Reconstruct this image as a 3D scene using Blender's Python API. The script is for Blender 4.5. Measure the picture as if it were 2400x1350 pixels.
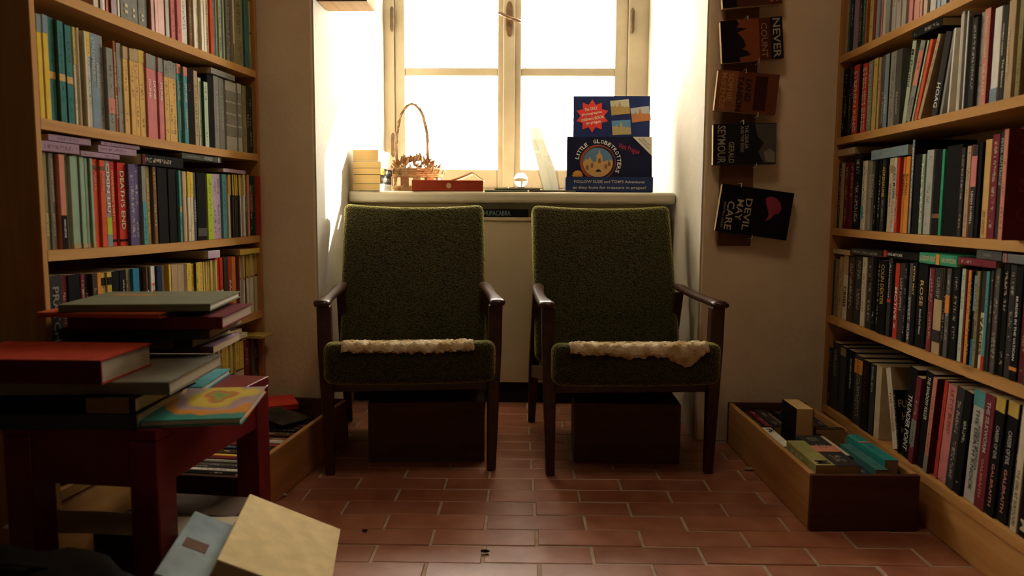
import bpy, bmesh, math, random
from mathutils import Vector, Matrix

for _o in list(bpy.data.objects):
    bpy.data.objects.remove(_o, do_unlink=True)
scene = bpy.context.scene
COL = scene.collection
random.seed(7)

# ------------------------------------------------------------------ camera
H_CAM, F_PX, PITCH, ROLL = 0.74, 1790.0, math.radians(5.8), 0.0066
cam_data = bpy.data.cameras.new("camera")
cam = bpy.data.objects.new("camera", cam_data)
COL.objects.link(cam)
scene.camera = cam
cam_data.sensor_width = 36.0
cam_data.lens = 36.0 * F_PX / 2400.0
cam_data.clip_start = 0.05
_R, _F, _U = Vector((1, 0, 0)), Vector((0, math.cos(PITCH), -math.sin(PITCH))), Vector((0, math.sin(PITCH), math.cos(PITCH)))
_r2 = _R * math.cos(ROLL) + _U * math.sin(ROLL)
_u2 = -_R * math.sin(ROLL) + _U * math.cos(ROLL)
cam.matrix_world = Matrix(((_r2.x, _u2.x, -_F.x, 0), (_r2.y, _u2.y, -_F.y, 0), (_r2.z, _u2.z, -_F.z, H_CAM), (0, 0, 0, 1)))
cam_data.dof.use_dof = True
cam_data.dof.focus_distance = 2.35
cam_data.dof.aperture_fstop = 4.0

# ------------------------------------------------------------------ light and exposure
world = bpy.data.worlds.new("world")
scene.world = world
world.use_nodes = True
_bg = world.node_tree.nodes["Background"]
_bg.inputs[0].default_value = (1.0, 0.925, 0.79, 1)
_bg.inputs[1].default_value = 26.0

sun_data = bpy.data.lights.new("sun", 'SUN')
sun_data.energy = 55.0
sun_data.angle = math.radians(1.2)
sun_data.color = (1.0, 0.90, 0.72)
sun = bpy.data.objects.new("sun", sun_data)
COL.objects.link(sun)
SUN_DIR = Vector((-0.75, -0.60, -0.56)).normalized()          # the way the sunlight travels
sun.rotation_euler = SUN_DIR.to_track_quat('-Z', 'Y').to_euler()

lamp_data = bpy.data.lights.new("overhead_fill_light", 'AREA')  # added warm fill, out of view, brightening the walls beside the niche
lamp_data.shape = 'DISK'
lamp_data.size = 0.45
lamp_data.energy = 4.2
lamp_data.color = (1.0, 0.74, 0.46)
lamp = bpy.data.objects.new("overhead_fill_light", lamp_data)
COL.objects.link(lamp)
lamp.location = (0.10, 1.30, 2.44)

portal_data = bpy.data.lights.new("window_portal", 'AREA')
portal_data.shape = 'RECTANGLE'
portal_data.size, portal_data.size_y = 1.12, 1.0
portal_data.cycles.is_portal = True
portal = bpy.data.objects.new("window_portal", portal_data)
COL.objects.link(portal)
portal.location = (-0.02, 3.52, 1.30)
portal.rotation_euler = (math.radians(-90), 0, 0)

vs = scene.view_settings
vs.view_transform = 'Standard'
vs.look = 'None'
vs.gamma = 1.0
vs.use_curve_mapping = False
vs.exposure = 0.3
scene.cycles.use_denoising = True
scene.cycles.max_bounces = 10
scene.cycles.diffuse_bounces = 6
scene.cycles.transparent_max_bounces = 12
scene.cycles.caustics_reflective = False
scene.cycles.caustics_refractive = False
scene.cycles.sample_clamp_indirect = 6.0

# ------------------------------------------------------------------ measuring: a photo pixel on a known plane gives a place
def ray(x, y):
    u, v = x - 1200.0, y - 675.0
    a = u * math.cos(ROLL) + v * math.sin(ROLL)
    b = -u * math.sin(ROLL) + v * math.cos(ROLL)
    return Vector((a / F_PX, math.cos(PITCH) - b / F_PX * math.sin(PITCH), -math.sin(PITCH) - b / F_PX * math.cos(PITCH)))
EYE = Vector((0, 0, H_CAM))
def aty(x, y, Y):
    q = ray(x, y); return EYE + q * (Y / q.y)
def atz(x, y, Z):
    q = ray(x, y); return EYE + q * ((Z - H_CAM) / q.z)
def proj(P):
    d = Vector(P) - EYE
    f = d.dot(_F); a = F_PX * d.x / f; b = -F_PX * d.dot(_U) / f
    return 1200 + a * math.cos(ROLL) - b * math.sin(ROLL), 675 + a * math.sin(ROLL) + b * math.cos(ROLL)

# ------------------------------------------------------------------ helpers
def link(o, parent=None):
    COL.objects.link(o)
    if parent is not None:
        o.parent = parent
    return o
def tag(o, label=None, cat=None, group=None, kind=None):
    if label: o["label"] = label
    if cat: o["category"] = cat
    if group: o["group"] = group
    if kind: o["kind"] = kind
    return o
def empty(name, loc=(0, 0, 0), rz=0.0):
    o = bpy.data.objects.new(name, None)
    o.empty_display_size = 0.05
    o.location = loc; o.rotation_euler = (0, 0, rz)
    return link(o)
def from_data(name, verts, faces, mat, parent=None, smooth=False):
    me = bpy.data.meshes.new(name)
    me.from_pydata([tuple(v) for v in verts], [], faces)
    me.update()
    if smooth:
        me.polygons.foreach_set("use_smooth", [True] * len(me.polygons))
    if mat: me.materials.append(mat)
    return link(bpy.data.objects.new(name, me), parent)
BOXF = [(0, 3, 2, 1), (4, 5, 6, 7), (0, 1, 5, 4), (1, 2, 6, 5), (2, 3, 7, 6), (3, 0, 4, 7)]
def box_vf(x0, x1, y0, y1, z0, z1):
    return [(x0, y0, z0), (x1, y0, z0), (x1, y1, z0), (x0, y1, z0), (x0, y0, z1), (x1, y0, z1), (x1, y1, z1), (x0, y1, z1)]
class MB:
    def __init__(s): s.v = []; s.f = []
    def add(s, v, f):
        n = len(s.v); s.v += [tuple(p) for p in v]; s.f += [tuple(i + n for i in q) for q in f]; return s
    def box(s, x0, x1, y0, y1, z0, z1, M=None):
        v = [Vector(p) for p in box_vf(x0, x1, y0, y1, z0, z1)]
        if M is not None: v = [M @ p for p in v]
        return s.add(v, BOXF)
    def prism(s, poly, z0, z1):                                  # poly counter-clockwise in plan
        n = len(poly)
        v = [(x, y, z0) for x, y in poly] + [(x, y, z1) for x, y in poly]
        f = [tuple(reversed(range(n))), tuple(range(n, 2 * n))] + [(i, (i + 1) % n, n + (i + 1) % n, n + i) for i in range(n)]
        return s.add(v, f)
    def tube(s, pts, radii, n=8, closed=False, flat=1.0):
        pts = [Vector(p) for p in pts]
        if not isinstance(radii, (list, tuple)): radii = [radii] * len(pts)
        rings = []; prev = None
        for i, p in enumerate(pts):
            a = pts[max(i - 1, 0)] if not closed else pts[i - 1]
            b = pts[min(i + 1, len(pts) - 1)] if not closed else pts[(i + 1) % len(pts)]
            t = (b - a).normalized()
            if prev is None:
                up = Vector((0, 0, 1)) if abs(t.z) < 0.9 else Vector((1, 0, 0))
                x = t.cross(up).normalized()
            else:
                x = (prev - t * prev.dot(t)).normalized()
            prev = x; y = t.cross(x)
            rings.append([p + x * (radii[i] * math.cos(2 * math.pi * k / n)) + y * (radii[i] * flat * math.sin(2 * math.pi * k / n)) for k in range(n)])
        v = [q for r in rings for q in r]; m = len(rings); f = []
        for i in range(m if closed else m - 1):
            j = (i + 1) % m
            for k in range(n):
                f.append((i * n + k, i * n + (k + 1) % n, j * n + (k + 1) % n, j * n + k))
        if not closed:
            f.append(tuple(reversed(range(n)))); f.append(tuple(range((m - 1) * n, m * n)))
        return s.add(v, f)
    def loft(s, sections):                                       # list of equal-length loops
        n = len(sections[0]); m = len(sections)
        v = [p for r in sections for p in r]; f = []
        for i in range(m - 1):
            for k in range(n):
                f.append((i * n + k, i * n + (k + 1) % n, (i + 1) * n + (k + 1) % n, (i + 1) * n + k))
        f.append(tuple(reversed(range(n)))); f.append(tuple(range((m - 1) * n, m * n)))
        return s.add(v, f)
    def build(s, name, mat, parent=None, bevel=0.0, seg=1, smooth=False):
        me = bpy.data.meshes.new(name)
        me.from_pydata(s.v, [], s.f)
        bm = bmesh.new(); bm.from_mesh(me)
        bmesh.ops.recalc_face_normals(bm, faces=bm.faces)
        if bevel > 0:
            bmesh.ops.bevel(bm, geom=[e for e in bm.edges if len(e.link_faces) == 2 and e.calc_face_angle(0) > 0.5], offset=bevel, segments=seg, affect='EDGES', profile=0.5, clamp_overlap=True)
        bm.to_mesh(me); bm.free()
        if smooth:
            me.polygons.foreach_set("use_smooth", [True] * len(me.polygons))
        if mat: me.materials.append(mat)
        return link(bpy.data.objects.new(name, me), parent)
def box(name, x0, x1, y0, y1, z0, z1, mat, parent=None, bevel=0.0, seg=1, M=None):
    return MB().box(x0, x1, y0, y1, z0, z1, M).build(name, mat, parent, bevel, seg)
def slab(name, half, mat, parent, M, bevel=0.02, seg=4, cuts=6, shape=None):
    """a soft rounded block, half extents given, shaped by shape(v), placed by M in its parent's space"""
    bm = bmesh.new()
    bmesh.ops.create_cube(bm, size=2.0)
    for v in bm.verts: v.co = Vector((v.co.x * half[0], v.co.y * half[1], v.co.z * half[2]))
    bmesh.ops.bevel(bm, geom=list(bm.edges), offset=bevel, segments=seg, affect='EDGES', profile=0.5)
    long_e = [e for e in bm.edges if e.calc_length() > 0.09]
    bmesh.ops.subdivide_edges(bm, edges=long_e, cuts=cuts, use_grid_fill=True)
    if shape:
        for v in bm.verts: v.co = shape(v.co.copy())
    me = bpy.data.meshes.new(name); bm.to_mesh(me); bm.free()
    me.polygons.foreach_set("use_smooth", [True] * len(me.polygons))
    me.materials.append(mat)
    o = link(bpy.data.objects.new(name, me), parent)
    o.matrix_local = M
    return o

# ------------------------------------------------------------------ materials
def mat_new(name):
    m = bpy.data.materials.new(name); m.use_nodes = True
    nt = m.node_tree
    return m, nt, nt.nodes["Principled BSDF"]
def N(nt, typ, **kw):
    n = nt.nodes.new(typ)
    for k, v in kw.items(): setattr(n, k, v)
    return n
def ramp(nt, stops):
    r = N(nt, 'ShaderNodeValToRGB'); e = r.color_ramp.elements
    while len(e) > 1: e.remove(e[-1])
    e[0].position, e[0].color = stops[0][0], (*stops[0][1], 1)
    for p, c in stops[1:]:
        k = e.new(p); k.color = (*c, 1)
    return r
def noisy(name, c1, c2, scale=8.0, rough=0.7, detail=4.0, stretch=(1, 1, 1), bump=0.0, bscale=None, spec=0.3, lo=0.35, hi=0.65, metallic=0.0):
    m, nt, b = mat_new(name)
    tc = N(nt, 'ShaderNodeTexCoord'); mp = N(nt, 'ShaderNodeMapping'); mp.inputs['Scale'].default_value = stretch
    nt.links.new(tc.outputs['Object'], mp.inputs['Vector'])
    no = N(nt, 'ShaderNodeTexNoise'); no.inputs['Scale'].default_value = scale; no.inputs['Detail'].default_value = detail
    nt.links.new(mp.outputs[0], no.inputs['Vector'])
    r = ramp(nt, [(lo, c1), (hi, c2)])
    nt.links.new(no.outputs['Fac'], r.inputs[0]); nt.links.new(r.outputs[0], b.inputs['Base Color'])
    b.inputs['Roughness'].default_value = rough
    b.inputs['Specular IOR Level'].default_value = spec
    b.inputs['Metallic'].default_value = metallic
    if bump > 0:
        n2 = N(nt, 'ShaderNodeTexNoise'); n2.inputs['Scale'].default_value = bscale or scale * 6; n2.inputs['Detail'].default_value = 3
        nt.links.new(mp.outputs[0], n2.inputs['Vector'])
        bp = N(nt, 'ShaderNodeBump'); bp.inputs['Strength'].default_value = bump; bp.inputs['Distance'].default_value = 0.004
        nt.links.new(n2.outputs['Fac'], bp.inputs['Height']); nt.links.new(bp.outputs[0], b.inputs['Normal'])
    return m
def wood(name, c1, c2, knot, axis=1, scale=1.0, rough=0.75, spec=0.08):
    """planed board: grain streaks along one axis and scattered dark knots"""
    m, nt, b = mat_new(name)
    tc = N(nt, 'ShaderNodeTexCoord'); mp = N(nt, 'ShaderNodeMapping')
    st = [26.0 * scale] * 3; st[axis] = 1.6 * scale
    mp.inputs['Scale'].default_value = st
    nt.links.new(tc.outputs['Object'], mp.inputs['Vector'])
    no = N(nt, 'ShaderNodeTexNoise'); no.inputs['Scale'].default_value = 1.6; no.inputs['Detail'].default_value = 6; no.inputs['Distortion'].default_value = 0.6
    nt.links.new(mp.outputs[0], no.inputs['Vector'])
    r = ramp(nt, [(0.3, c1), (0.7, c2)])
    nt.links.new(no.outputs['Fac'], r.inputs[0])
    m2 = N(nt, 'ShaderNodeMapping'); s2 = [9.0 * scale] * 3; s2[axis] = 4.0 * scale; m2.inputs['Scale'].default_value = s2
    nt.links.new(tc.outputs['Object'], m2.inputs['Vector'])
    vo = N(nt, 'ShaderNodeTexVoronoi'); vo.inputs['Scale'].default_value = 0.75
    nt.links.new(m2.outputs[0], vo.inputs['Vector'])
    kr = ramp(nt, [(0.02, (1, 1, 1)), (0.13, (0, 0, 0))])
    nt.links.new(vo.outputs['Distance'], kr.inputs[0])
    mx = N(nt, 'ShaderNodeMix', data_type='RGBA'); mx.inputs[7].default_value = (*knot, 1)
    nt.links.new(kr.outputs[0], mx.inputs[0]); nt.links.new(r.outputs[0], mx.inputs[6])
    nt.links.new(mx.outputs[2], b.inputs['Base Color'])
    b.inputs['Roughness'].default_value = rough; b.inputs['Specular IOR Level'].default_value = spec
    bp = N(nt, 'ShaderNodeBump'); bp.inputs['Strength'].default_value = 0.12; bp.inputs['Distance'].default_value = 0.002
    nt.links.new(no.outputs['Fac'], bp.inputs['Height']); nt.links.new(bp.outputs[0], b.inputs['Normal'])
    return m
def plain(name, c, rough=0.6, spec=0.3, metallic=0.0):
    return noisy(name, tuple(x * 0.88 for x in c), tuple(min(1, x * 1.08) for x in c), 14, rough, 3, spec=spec, metallic=metallic)

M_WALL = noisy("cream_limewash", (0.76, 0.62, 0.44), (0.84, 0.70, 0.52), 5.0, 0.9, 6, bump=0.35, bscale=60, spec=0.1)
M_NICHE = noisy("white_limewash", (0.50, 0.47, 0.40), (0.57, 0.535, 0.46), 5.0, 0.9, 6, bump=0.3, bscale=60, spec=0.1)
M_SILL = noisy("painted_sill", (0.56, 0.50, 0.37), (0.64, 0.57, 0.43), 6, 0.45, 4, bump=0.1, bscale=40)
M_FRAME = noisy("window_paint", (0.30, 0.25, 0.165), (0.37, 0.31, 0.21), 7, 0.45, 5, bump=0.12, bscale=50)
M_COVERBOARD = noisy("beige_board", (0.50, 0.40, 0.25), (0.58, 0.47, 0.31), 4, 0.6, 4)
M_DARKBASE = plain("near_black_strip", (0.02, 0.017, 0.015), 0.8, 0.1)
M_CEIL = noisy("ceiling_paint", (0.60, 0.53, 0.41), (0.66, 0.59, 0.47), 3, 0.9, 4)
M_PINE = wood("pine_board", (0.46, 0.24, 0.085), (0.56, 0.32, 0.125), (0.2, 0.08, 0.03), axis=1)
M_PINE_UP = wood("pine_upright", (0.44, 0.21, 0.065), (0.54, 0.29, 0.10), (0.25, 0.11, 0.04), axis=2)
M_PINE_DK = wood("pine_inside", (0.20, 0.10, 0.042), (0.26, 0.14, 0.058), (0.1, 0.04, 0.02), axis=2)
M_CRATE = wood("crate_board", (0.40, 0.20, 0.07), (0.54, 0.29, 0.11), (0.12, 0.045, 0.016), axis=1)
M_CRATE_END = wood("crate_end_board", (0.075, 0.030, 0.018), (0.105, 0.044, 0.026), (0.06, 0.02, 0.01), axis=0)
M_BRASS = noisy("aged_brass", (0.085, 0.045, 0.02), (0.15, 0.085, 0.038), 40, 0.5, 3, metallic=0.15)
M_IRON = noisy("brown_hinge", (0.06, 0.035, 0.018), (0.11, 0.065, 0.03), 50, 0.6, 3)
M_BACK = noisy("dark_panelling", (0.045, 0.028, 0.016), (0.075, 0.045, 0.026), 3, 0.7, 5, stretch=(6, 6, 1))
M_GROUT = noisy("grout", (0.42, 0.33, 0.25), (0.52, 0.42, 0.32), 25, 0.95, 4, spec=0.1)
M_LAMP = plain("fill_lamp_shade", (0.8, 0.7, 0.5), 0.6)

def glass_mat(name, tint=(1, 1, 1), gloss=0.06, rough=0.02):
    m, nt, b = mat_new(name)
    nt.nodes.remove(b)
    out = nt.nodes["Material Output"]
    tr = N(nt, 'ShaderNodeBsdfTransparent'); tr.inputs[0].default_value = (*tint, 1)
    gl = N(nt, 'ShaderNodeBsdfGlossy'); gl.inputs['Roughness'].default_value = rough
    no = N(nt, 'ShaderNodeTexNoise'); no.inputs['Scale'].default_value = 3.0
    ma = N(nt, 'ShaderNodeMath', operation='MULTIPLY'); ma.inputs[1].default_value = gloss * 2
    nt.links.new(no.outputs['Fac'], ma.inputs[0])
    mx = N(nt, 'ShaderNodeMixShader')
    nt.links.new(ma.outputs[0], mx.inputs[0]); nt.links.new(tr.outputs[0], mx.inputs[1]); nt.links.new(gl.outputs[0], mx.inputs[2])
    nt.links.new(mx.outputs[0], out.inputs['Surface'])
    return m
M_GLASS = glass_mat("window_glass")
M_ACRYL = glass_mat("clear_acrylic", (0.93, 0.93, 0.90), 0.10, 0.1)

def tile_mat():
    m, nt, b = mat_new("terracotta_tile")
    oi = N(nt, 'ShaderNodeObjectInfo')
    tc = N(nt, 'ShaderNodeTexCoord')
    vm = N(nt, 'ShaderNodeVectorMath', operation='ADD')
    sc = N(nt, 'ShaderNodeMath', operation='MULTIPLY'); sc.inputs[1].default_value = 50.0
    nt.links.new(oi.outputs['Random'], sc.inputs[0])
    nt.links.new(tc.outputs['Object'], vm.inputs[0]); nt.links.new(sc.outputs[0], vm.inputs[1])
    no = N(nt, 'ShaderNodeTexNoise'); no.inputs['Scale'].default_value = 14; no.inputs['Detail'].default_value = 6
    nt.links.new(vm.outputs[0], no.inputs['Vector'])
    r = ramp(nt, [(0.3, (0.29, 0.094, 0.046)), (0.5, (0.36, 0.125, 0.064)), (0.72, (0.43, 0.18, 0.10))])
    nt.links.new(no.outputs['Fac'], r.inputs[0])
    hv = N(nt, 'ShaderNodeHueSaturation'); hv.inputs['Saturation'].default_value = 0.95
    mr = N(nt, 'ShaderNodeMapRange'); mr.inputs['To Min'].default_value = 0.9; mr.inputs['To Max'].default_value = 1.1
    nt.links.new(oi.outputs['Random'], mr.inputs['Value']); nt.links.new(mr.outputs[0], hv.inputs['Value'])
    nt.links.new(r.outputs[0], hv.inputs['Color']); nt.links.new(hv.outputs[0], b.inputs['Base Color'])
    rr = N(nt, 'ShaderNodeMapRange'); rr.inputs['To Min'].default_value = 0.27; rr.inputs['To Max'].default_value = 0.42; b.inputs['Specular IOR Level'].default_value = 0.7
    nt.links.new(no.outputs['Fac'], rr.inputs['Value']); nt.links.new(rr.outputs[0], b.inputs['Roughness'])
    n2 = N(nt, 'ShaderNodeTexNoise'); n2.inputs['Scale'].default_value = 55; n2.inputs['Detail'].default_value = 4
    nt.links.new(vm.outputs[0], n2.inputs['Vector'])
    bp = N(nt, 'ShaderNodeBump'); bp.inputs['Strength'].default_value = 0.2; bp.inputs['Distance'].default_value = 0.002
    nt.links.new(n2.outputs['Fac'], bp.inputs['Height']); nt.links.new(bp.outputs[0], b.inputs['Normal'])
    return m
M_TILE = tile_mat()

# book cloth, paper and ink: the colour is the object's own colour
def cover_mat(name, printed):
    m, nt, b = mat_new(name)
    oi = N(nt, 'ShaderNodeObjectInfo'); tc = N(nt, 'ShaderNodeTexCoord')
    no = N(nt, 'ShaderNodeTexNoise'); no.inputs['Scale'].default_value = 30; no.inputs['Detail'].default_value = 5
    nt.links.new(tc.outputs['Object'], no.inputs['Vector'])
    mr = N(nt, 'ShaderNodeMapRange'); mr.inputs['From Min'].default_value = 0.3; mr.inputs['From Max'].default_value = 0.7
    mr.inputs['To Min'].default_value = 0.84; mr.inputs['To Max'].default_value = 1.08
    nt.links.new(no.outputs['Fac'], mr.inputs['Value'])
    hv = N(nt, 'ShaderNodeHueSaturation')
    nt.links.new(mr.outputs[0], hv.inputs['Value']); nt.links.new(oi.outputs['Color'], hv.inputs['Color'])
    last = hv.outputs[0]
    if printed:
        # rows of small illegible print down the middle of the spine and a device at its foot
        sp = N(nt, 'ShaderNodeSeparateXYZ'); nt.links.new(tc.outputs['Generated'], sp.inputs[0])
        mp = N(nt, 'ShaderNodeMapping'); mp.inputs['Scale'].default_value = (120, 1, 330)
        nt.links.new(tc.outputs['Object'], mp.inputs['Vector'])
        ad = N(nt, 'ShaderNodeVectorMath', operation='ADD'); sc = N(nt, 'ShaderNodeMath', operation='MULTIPLY'); sc.inputs[1].default_value = 90
        nt.links.new(oi.outputs['Random'], sc.inputs[0]); nt.links.new(mp.outputs[0], ad.inputs[0]); nt.links.new(sc.outputs[0], ad.inputs[1])
        n2 = N(nt, 'ShaderNodeTexNoise'); n2.inputs['Scale'].default_value = 1.0; n2.inputs['Detail'].default_value = 1.5
        nt.links.new(ad.outputs[0], n2.inputs['Vector'])
        g = N(nt, 'ShaderNodeMath', operation='GREATER_THAN'); g.inputs[1].default_value = 0.53
        nt.links.new(n2.outputs['Fac'], g.inputs[0])
        def band(sock, lo, hi):
            a = N(nt, 'ShaderNodeMath', operation='GREATER_THAN'); a.inputs[1].default_value = lo
            c = N(nt, 'ShaderNodeMath', operation='LESS_THAN'); c.inputs[1].default_value = hi
            nt.links.new(sock, a.inputs[0]); nt.links.new(sock, c.inputs[0])
            o = N(nt, 'ShaderNodeMath', operation='MULTIPLY'); nt.links.new(a.outputs[0], o.inputs[0]); nt.links.new(c.outputs[0], o.inputs[1])
            return o.outputs[0]
        # word gaps along the spine, different for each book
        mp3 = N(nt, 'ShaderNodeMapping'); mp3.inputs['Scale'].default_value = (0, 0, 22)
        nt.links.new(tc.outputs['Object'], mp3.inputs['Vector'])
        a3 = N(nt, 'ShaderNodeVectorMath', operation='ADD'); nt.links.new(mp3.outputs[0], a3.inputs[0]); nt.links.new(sc.outputs[0], a3.inputs[1])
        n3 = N(nt, 'ShaderNodeTexNoise'); n3.inputs['Scale'].default_value = 1.0; n3.inputs['Detail'].default_value = 0.0
        nt.links.new(a3.outputs[0], n3.inputs['Vector'])
        g3 = N(nt, 'ShaderNodeMath', operation='GREATER_THAN'); g3.inputs[1].default_value = 0.46; nt.links.new(n3.outputs['Fac'], g3.inputs[0])
        fac = None
        for s in (band(sp.outputs[0], 0.30, 0.70), band(sp.outputs[1], -0.1, 0.012), band(sp.outputs[2], 0.10, 0.93), g.outputs[0], g3.outputs[0]):
            if fac is None: fac = s
            else:
                q = N(nt, 'ShaderNodeMath', operation='MULTIPLY'); nt.links.new(fac, q.inputs[0]); nt.links.new(s, q.inputs[1]); fac = q.outputs[0]
        bw = N(nt, 'ShaderNodeRGBToBW'); nt.links.new(oi.outputs['Color'], bw.inputs[0])
        lt = N(nt, 'ShaderNodeMath', operation='LESS_THAN'); lt.inputs[1].default_value = 0.16; nt.links.new(bw.outputs[0], lt.inputs[0])
        ink = N(nt, 'ShaderNodeMix', data_type='RGBA'); ink.inputs[6].default_value = (0.05, 0.04, 0.035, 1); ink.inputs[7].default_value = (0.55, 0.48, 0.36, 1)
        nt.links.new(lt.outputs[0], ink.inputs[0])
        fs = N(nt, 'ShaderNodeMath', operation='MULTIPLY'); fs.inputs[1].default_value = 0.62; nt.links.new(fac, fs.inputs[0])
        mx = N(nt, 'ShaderNodeMix', data_type='RGBA')
        nt.links.new(fs.outputs[0], mx.inputs[0]); nt.links.new(last, mx.inputs[6]); nt.links.new(ink.outputs[2], mx.inputs[7])
        last = mx.outputs[2]
    nt.links.new(last, b.inputs['Base Color'])
    b.inputs['Roughness'].default_value = 0.85; b.inputs['Specular IOR Level'].default_value = 0.04
    return m
M_COVER = cover_mat("book_cover", False)
M_PRINT = cover_mat("book_cover_printed", True)
def ink_mat():
    m, nt, b = mat_new("printing_ink")
    oi = N(nt, 'ShaderNodeObjectInfo'); tc = N(nt, 'ShaderNodeTexCoord')
    no = N(nt, 'ShaderNodeTexNoise'); no.inputs['Scale'].default_value = 120
    nt.links.new(tc.outputs['Object'], no.inputs['Vector'])
    mr = N(nt, 'ShaderNodeMapRange'); mr.inputs['To Min'].default_value = 0.85; mr.inputs['To Max'].default_value = 1.1
    nt.links.new(no.outputs['Fac'], mr.inputs['Value'])
    hv = N(nt, 'ShaderNodeHueSaturation'); nt.links.new(mr.outputs[0], hv.inputs['Value']); nt.links.new(oi.outputs['Color'], hv.inputs['Color'])
    nt.links.new(hv.outputs[0], b.inputs['Base Color']); b.inputs['Roughness'].default_value = 0.85; b.inputs['Specular IOR Level'].default_value = 0.04
    return m
M_INK = ink_mat()
def pages_mat():
    m, nt, b = mat_new("book_pages")
    oi = N(nt, 'ShaderNodeObjectInfo'); tc = N(nt, 'ShaderNodeTexCoord')
    mp = N(nt, 'ShaderNodeMapping'); mp.inputs['Scale'].default_value = (900, 3, 3)
    nt.links.new(tc.outputs['Object'], mp.inputs['Vector'])
    no = N(nt, 'ShaderNodeTexNoise'); no.inputs['Scale'].default_value = 1.0; nt.links.new(mp.outputs[0], no.inputs['Vector'])
    mr = N(nt, 'ShaderNodeMapRange'); mr.inputs['To Min'].default_value = 0.72; mr.inputs['To Max'].default_value = 1.15
    nt.links.new(no.outputs['Fac'], mr.inputs['Value'])
    hv = N(nt, 'ShaderNodeHueSaturation'); nt.links.new(mr.outputs[0], hv.inputs['Value']); nt.links.new(oi.outputs['Color'], hv.inputs['Color'])
    nt.links.new(hv.outputs[0], b.inputs['Base Color']); b.inputs['Roughness'].default_value = 0.9; b.inputs['Specular IOR Level'].default_value = 0.1
    return m
M_PAGES = pages_mat()

# ------------------------------------------------------------------ the room shell
A_ROOM = math.radians(1.2)
O_ROOM = Vector((0.0, 2.432, 0.0))
LAT = Vector((math.cos(A_ROOM), -math.sin(A_ROOM), 0))
DEP = Vector((math.sin(A_ROOM), math.cos(A_ROOM), 0))
def W(s, d, z=0.0):
    return O_ROOM + LAT * s + DEP * d + Vector((0, 0, z))
ROOM_M = Matrix(((LAT.x, DEP.x, 0, O_ROOM.x), (LAT.y, DEP.y, 0, O_ROOM.y), (0, 0, 1, 0), (0, 0, 0, 1)))
def room(o, kind='structure', label=None, cat=None):
    o.matrix_world = ROOM_M
    return tag(o, label, cat, kind=kind)
ZC = 2.55
fl = room(box("floor", -1.70, 1.70, -4.68, 1.25, -0.06, -0.0022, M_GROUT), label="red terracotta tile floor laid in staggered courses", cat="floor")
room(box("ceiling", -1.70, 1.70, -4.68, 1.25, ZC, ZC + 0.1, M_CEIL), label="plain pale ceiling of the bookshop", cat="ceiling")
NL, NR, NWL, NWR, ND = -0.628, 0.600, -0.580, 0.560, 0.965
room(MB().prism([(-1.62, 0), (NL, 0), (NL, 0.52), (NWL, ND), (NWL, 1.10), (-1.62, 1.10)], -0.0022, ZC).build("wall_front_left", M_WALL, bevel=0.006, seg=2), label="cream plaster wall between bookcase and window niche", cat="wall")
room(MB().prism([(NR, 0), (1.62, 0), (1.62, 1.10), (NWR, 1.10), (NWR, ND), (NR, 0.52)], -0.0022, ZC).build("wall_front_right", M_WALL, bevel=0.006, seg=2), label="cream plaster wall where paperbacks hang beside the niche", cat="wall")
# thin white plaster skins on the two niche sides
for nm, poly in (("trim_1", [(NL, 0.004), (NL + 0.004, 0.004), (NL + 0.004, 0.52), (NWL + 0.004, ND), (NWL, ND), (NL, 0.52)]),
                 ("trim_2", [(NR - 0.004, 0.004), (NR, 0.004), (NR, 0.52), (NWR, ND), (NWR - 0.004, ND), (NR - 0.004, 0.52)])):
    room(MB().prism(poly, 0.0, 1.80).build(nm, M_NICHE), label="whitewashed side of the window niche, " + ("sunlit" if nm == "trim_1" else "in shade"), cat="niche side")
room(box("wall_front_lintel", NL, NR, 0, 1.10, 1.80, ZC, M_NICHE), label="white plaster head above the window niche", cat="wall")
room(box("wall_front_parapet", NL, NR, 0.60, 1.10, 0, 0.765, M_WALL), label="plaster parapet under the window sill", cat="wall")
room(box("wall_back", -1.62, 1.62, -4.7, -4.6, -0.0022, ZC, M_BACK), label="dark panelled back wall of the bookshop", cat="wall")
room(box("wall_left", -1.72, -1.62, -4.6, 1.1, -0.0022, ZC, M_BACK), label="dark panelled wall behind the bookcase by the red table", cat="wall")
room(box("wall_right", 1.62, 1.72, -4.6, 1.1, -0.0022, ZC, M_BACK), label="dark panelled wall behind the thriller bookcase", cat="wall")
sill = room(box("window_sill", NL + 0.005, NR - 0.005, 0.42, ND + 0.02, 0.766, 0.809, M_SILL, bevel=0.012, seg=3), label="thick cream painted window sill holding basket and books", cat="window sill")
# radiator cover below the sill
rc = empty("radiator_cover"); rc.matrix_world = ROOM_M
tag(rc, "beige board radiator cover below the window sill between the armchairs", "radiator cover")
box("front_panel", NL + 0.02, NR - 0.02, 0.445, 0.46, 0.085, 0.6995, M_COVERBOARD, rc)
box("ledge", NL + 0.02, NR - 0.02, 0.437, 0.598, 0.700, 0.714, M_COVERBOARD, rc, bevel=0.003)
box("plinth", NL + 0.02, NR - 0.02, 0.475, 0.49, 0.0, 0.085, M_DARKBASE, rc)  # near-black strip closing the gap under the panel

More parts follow.
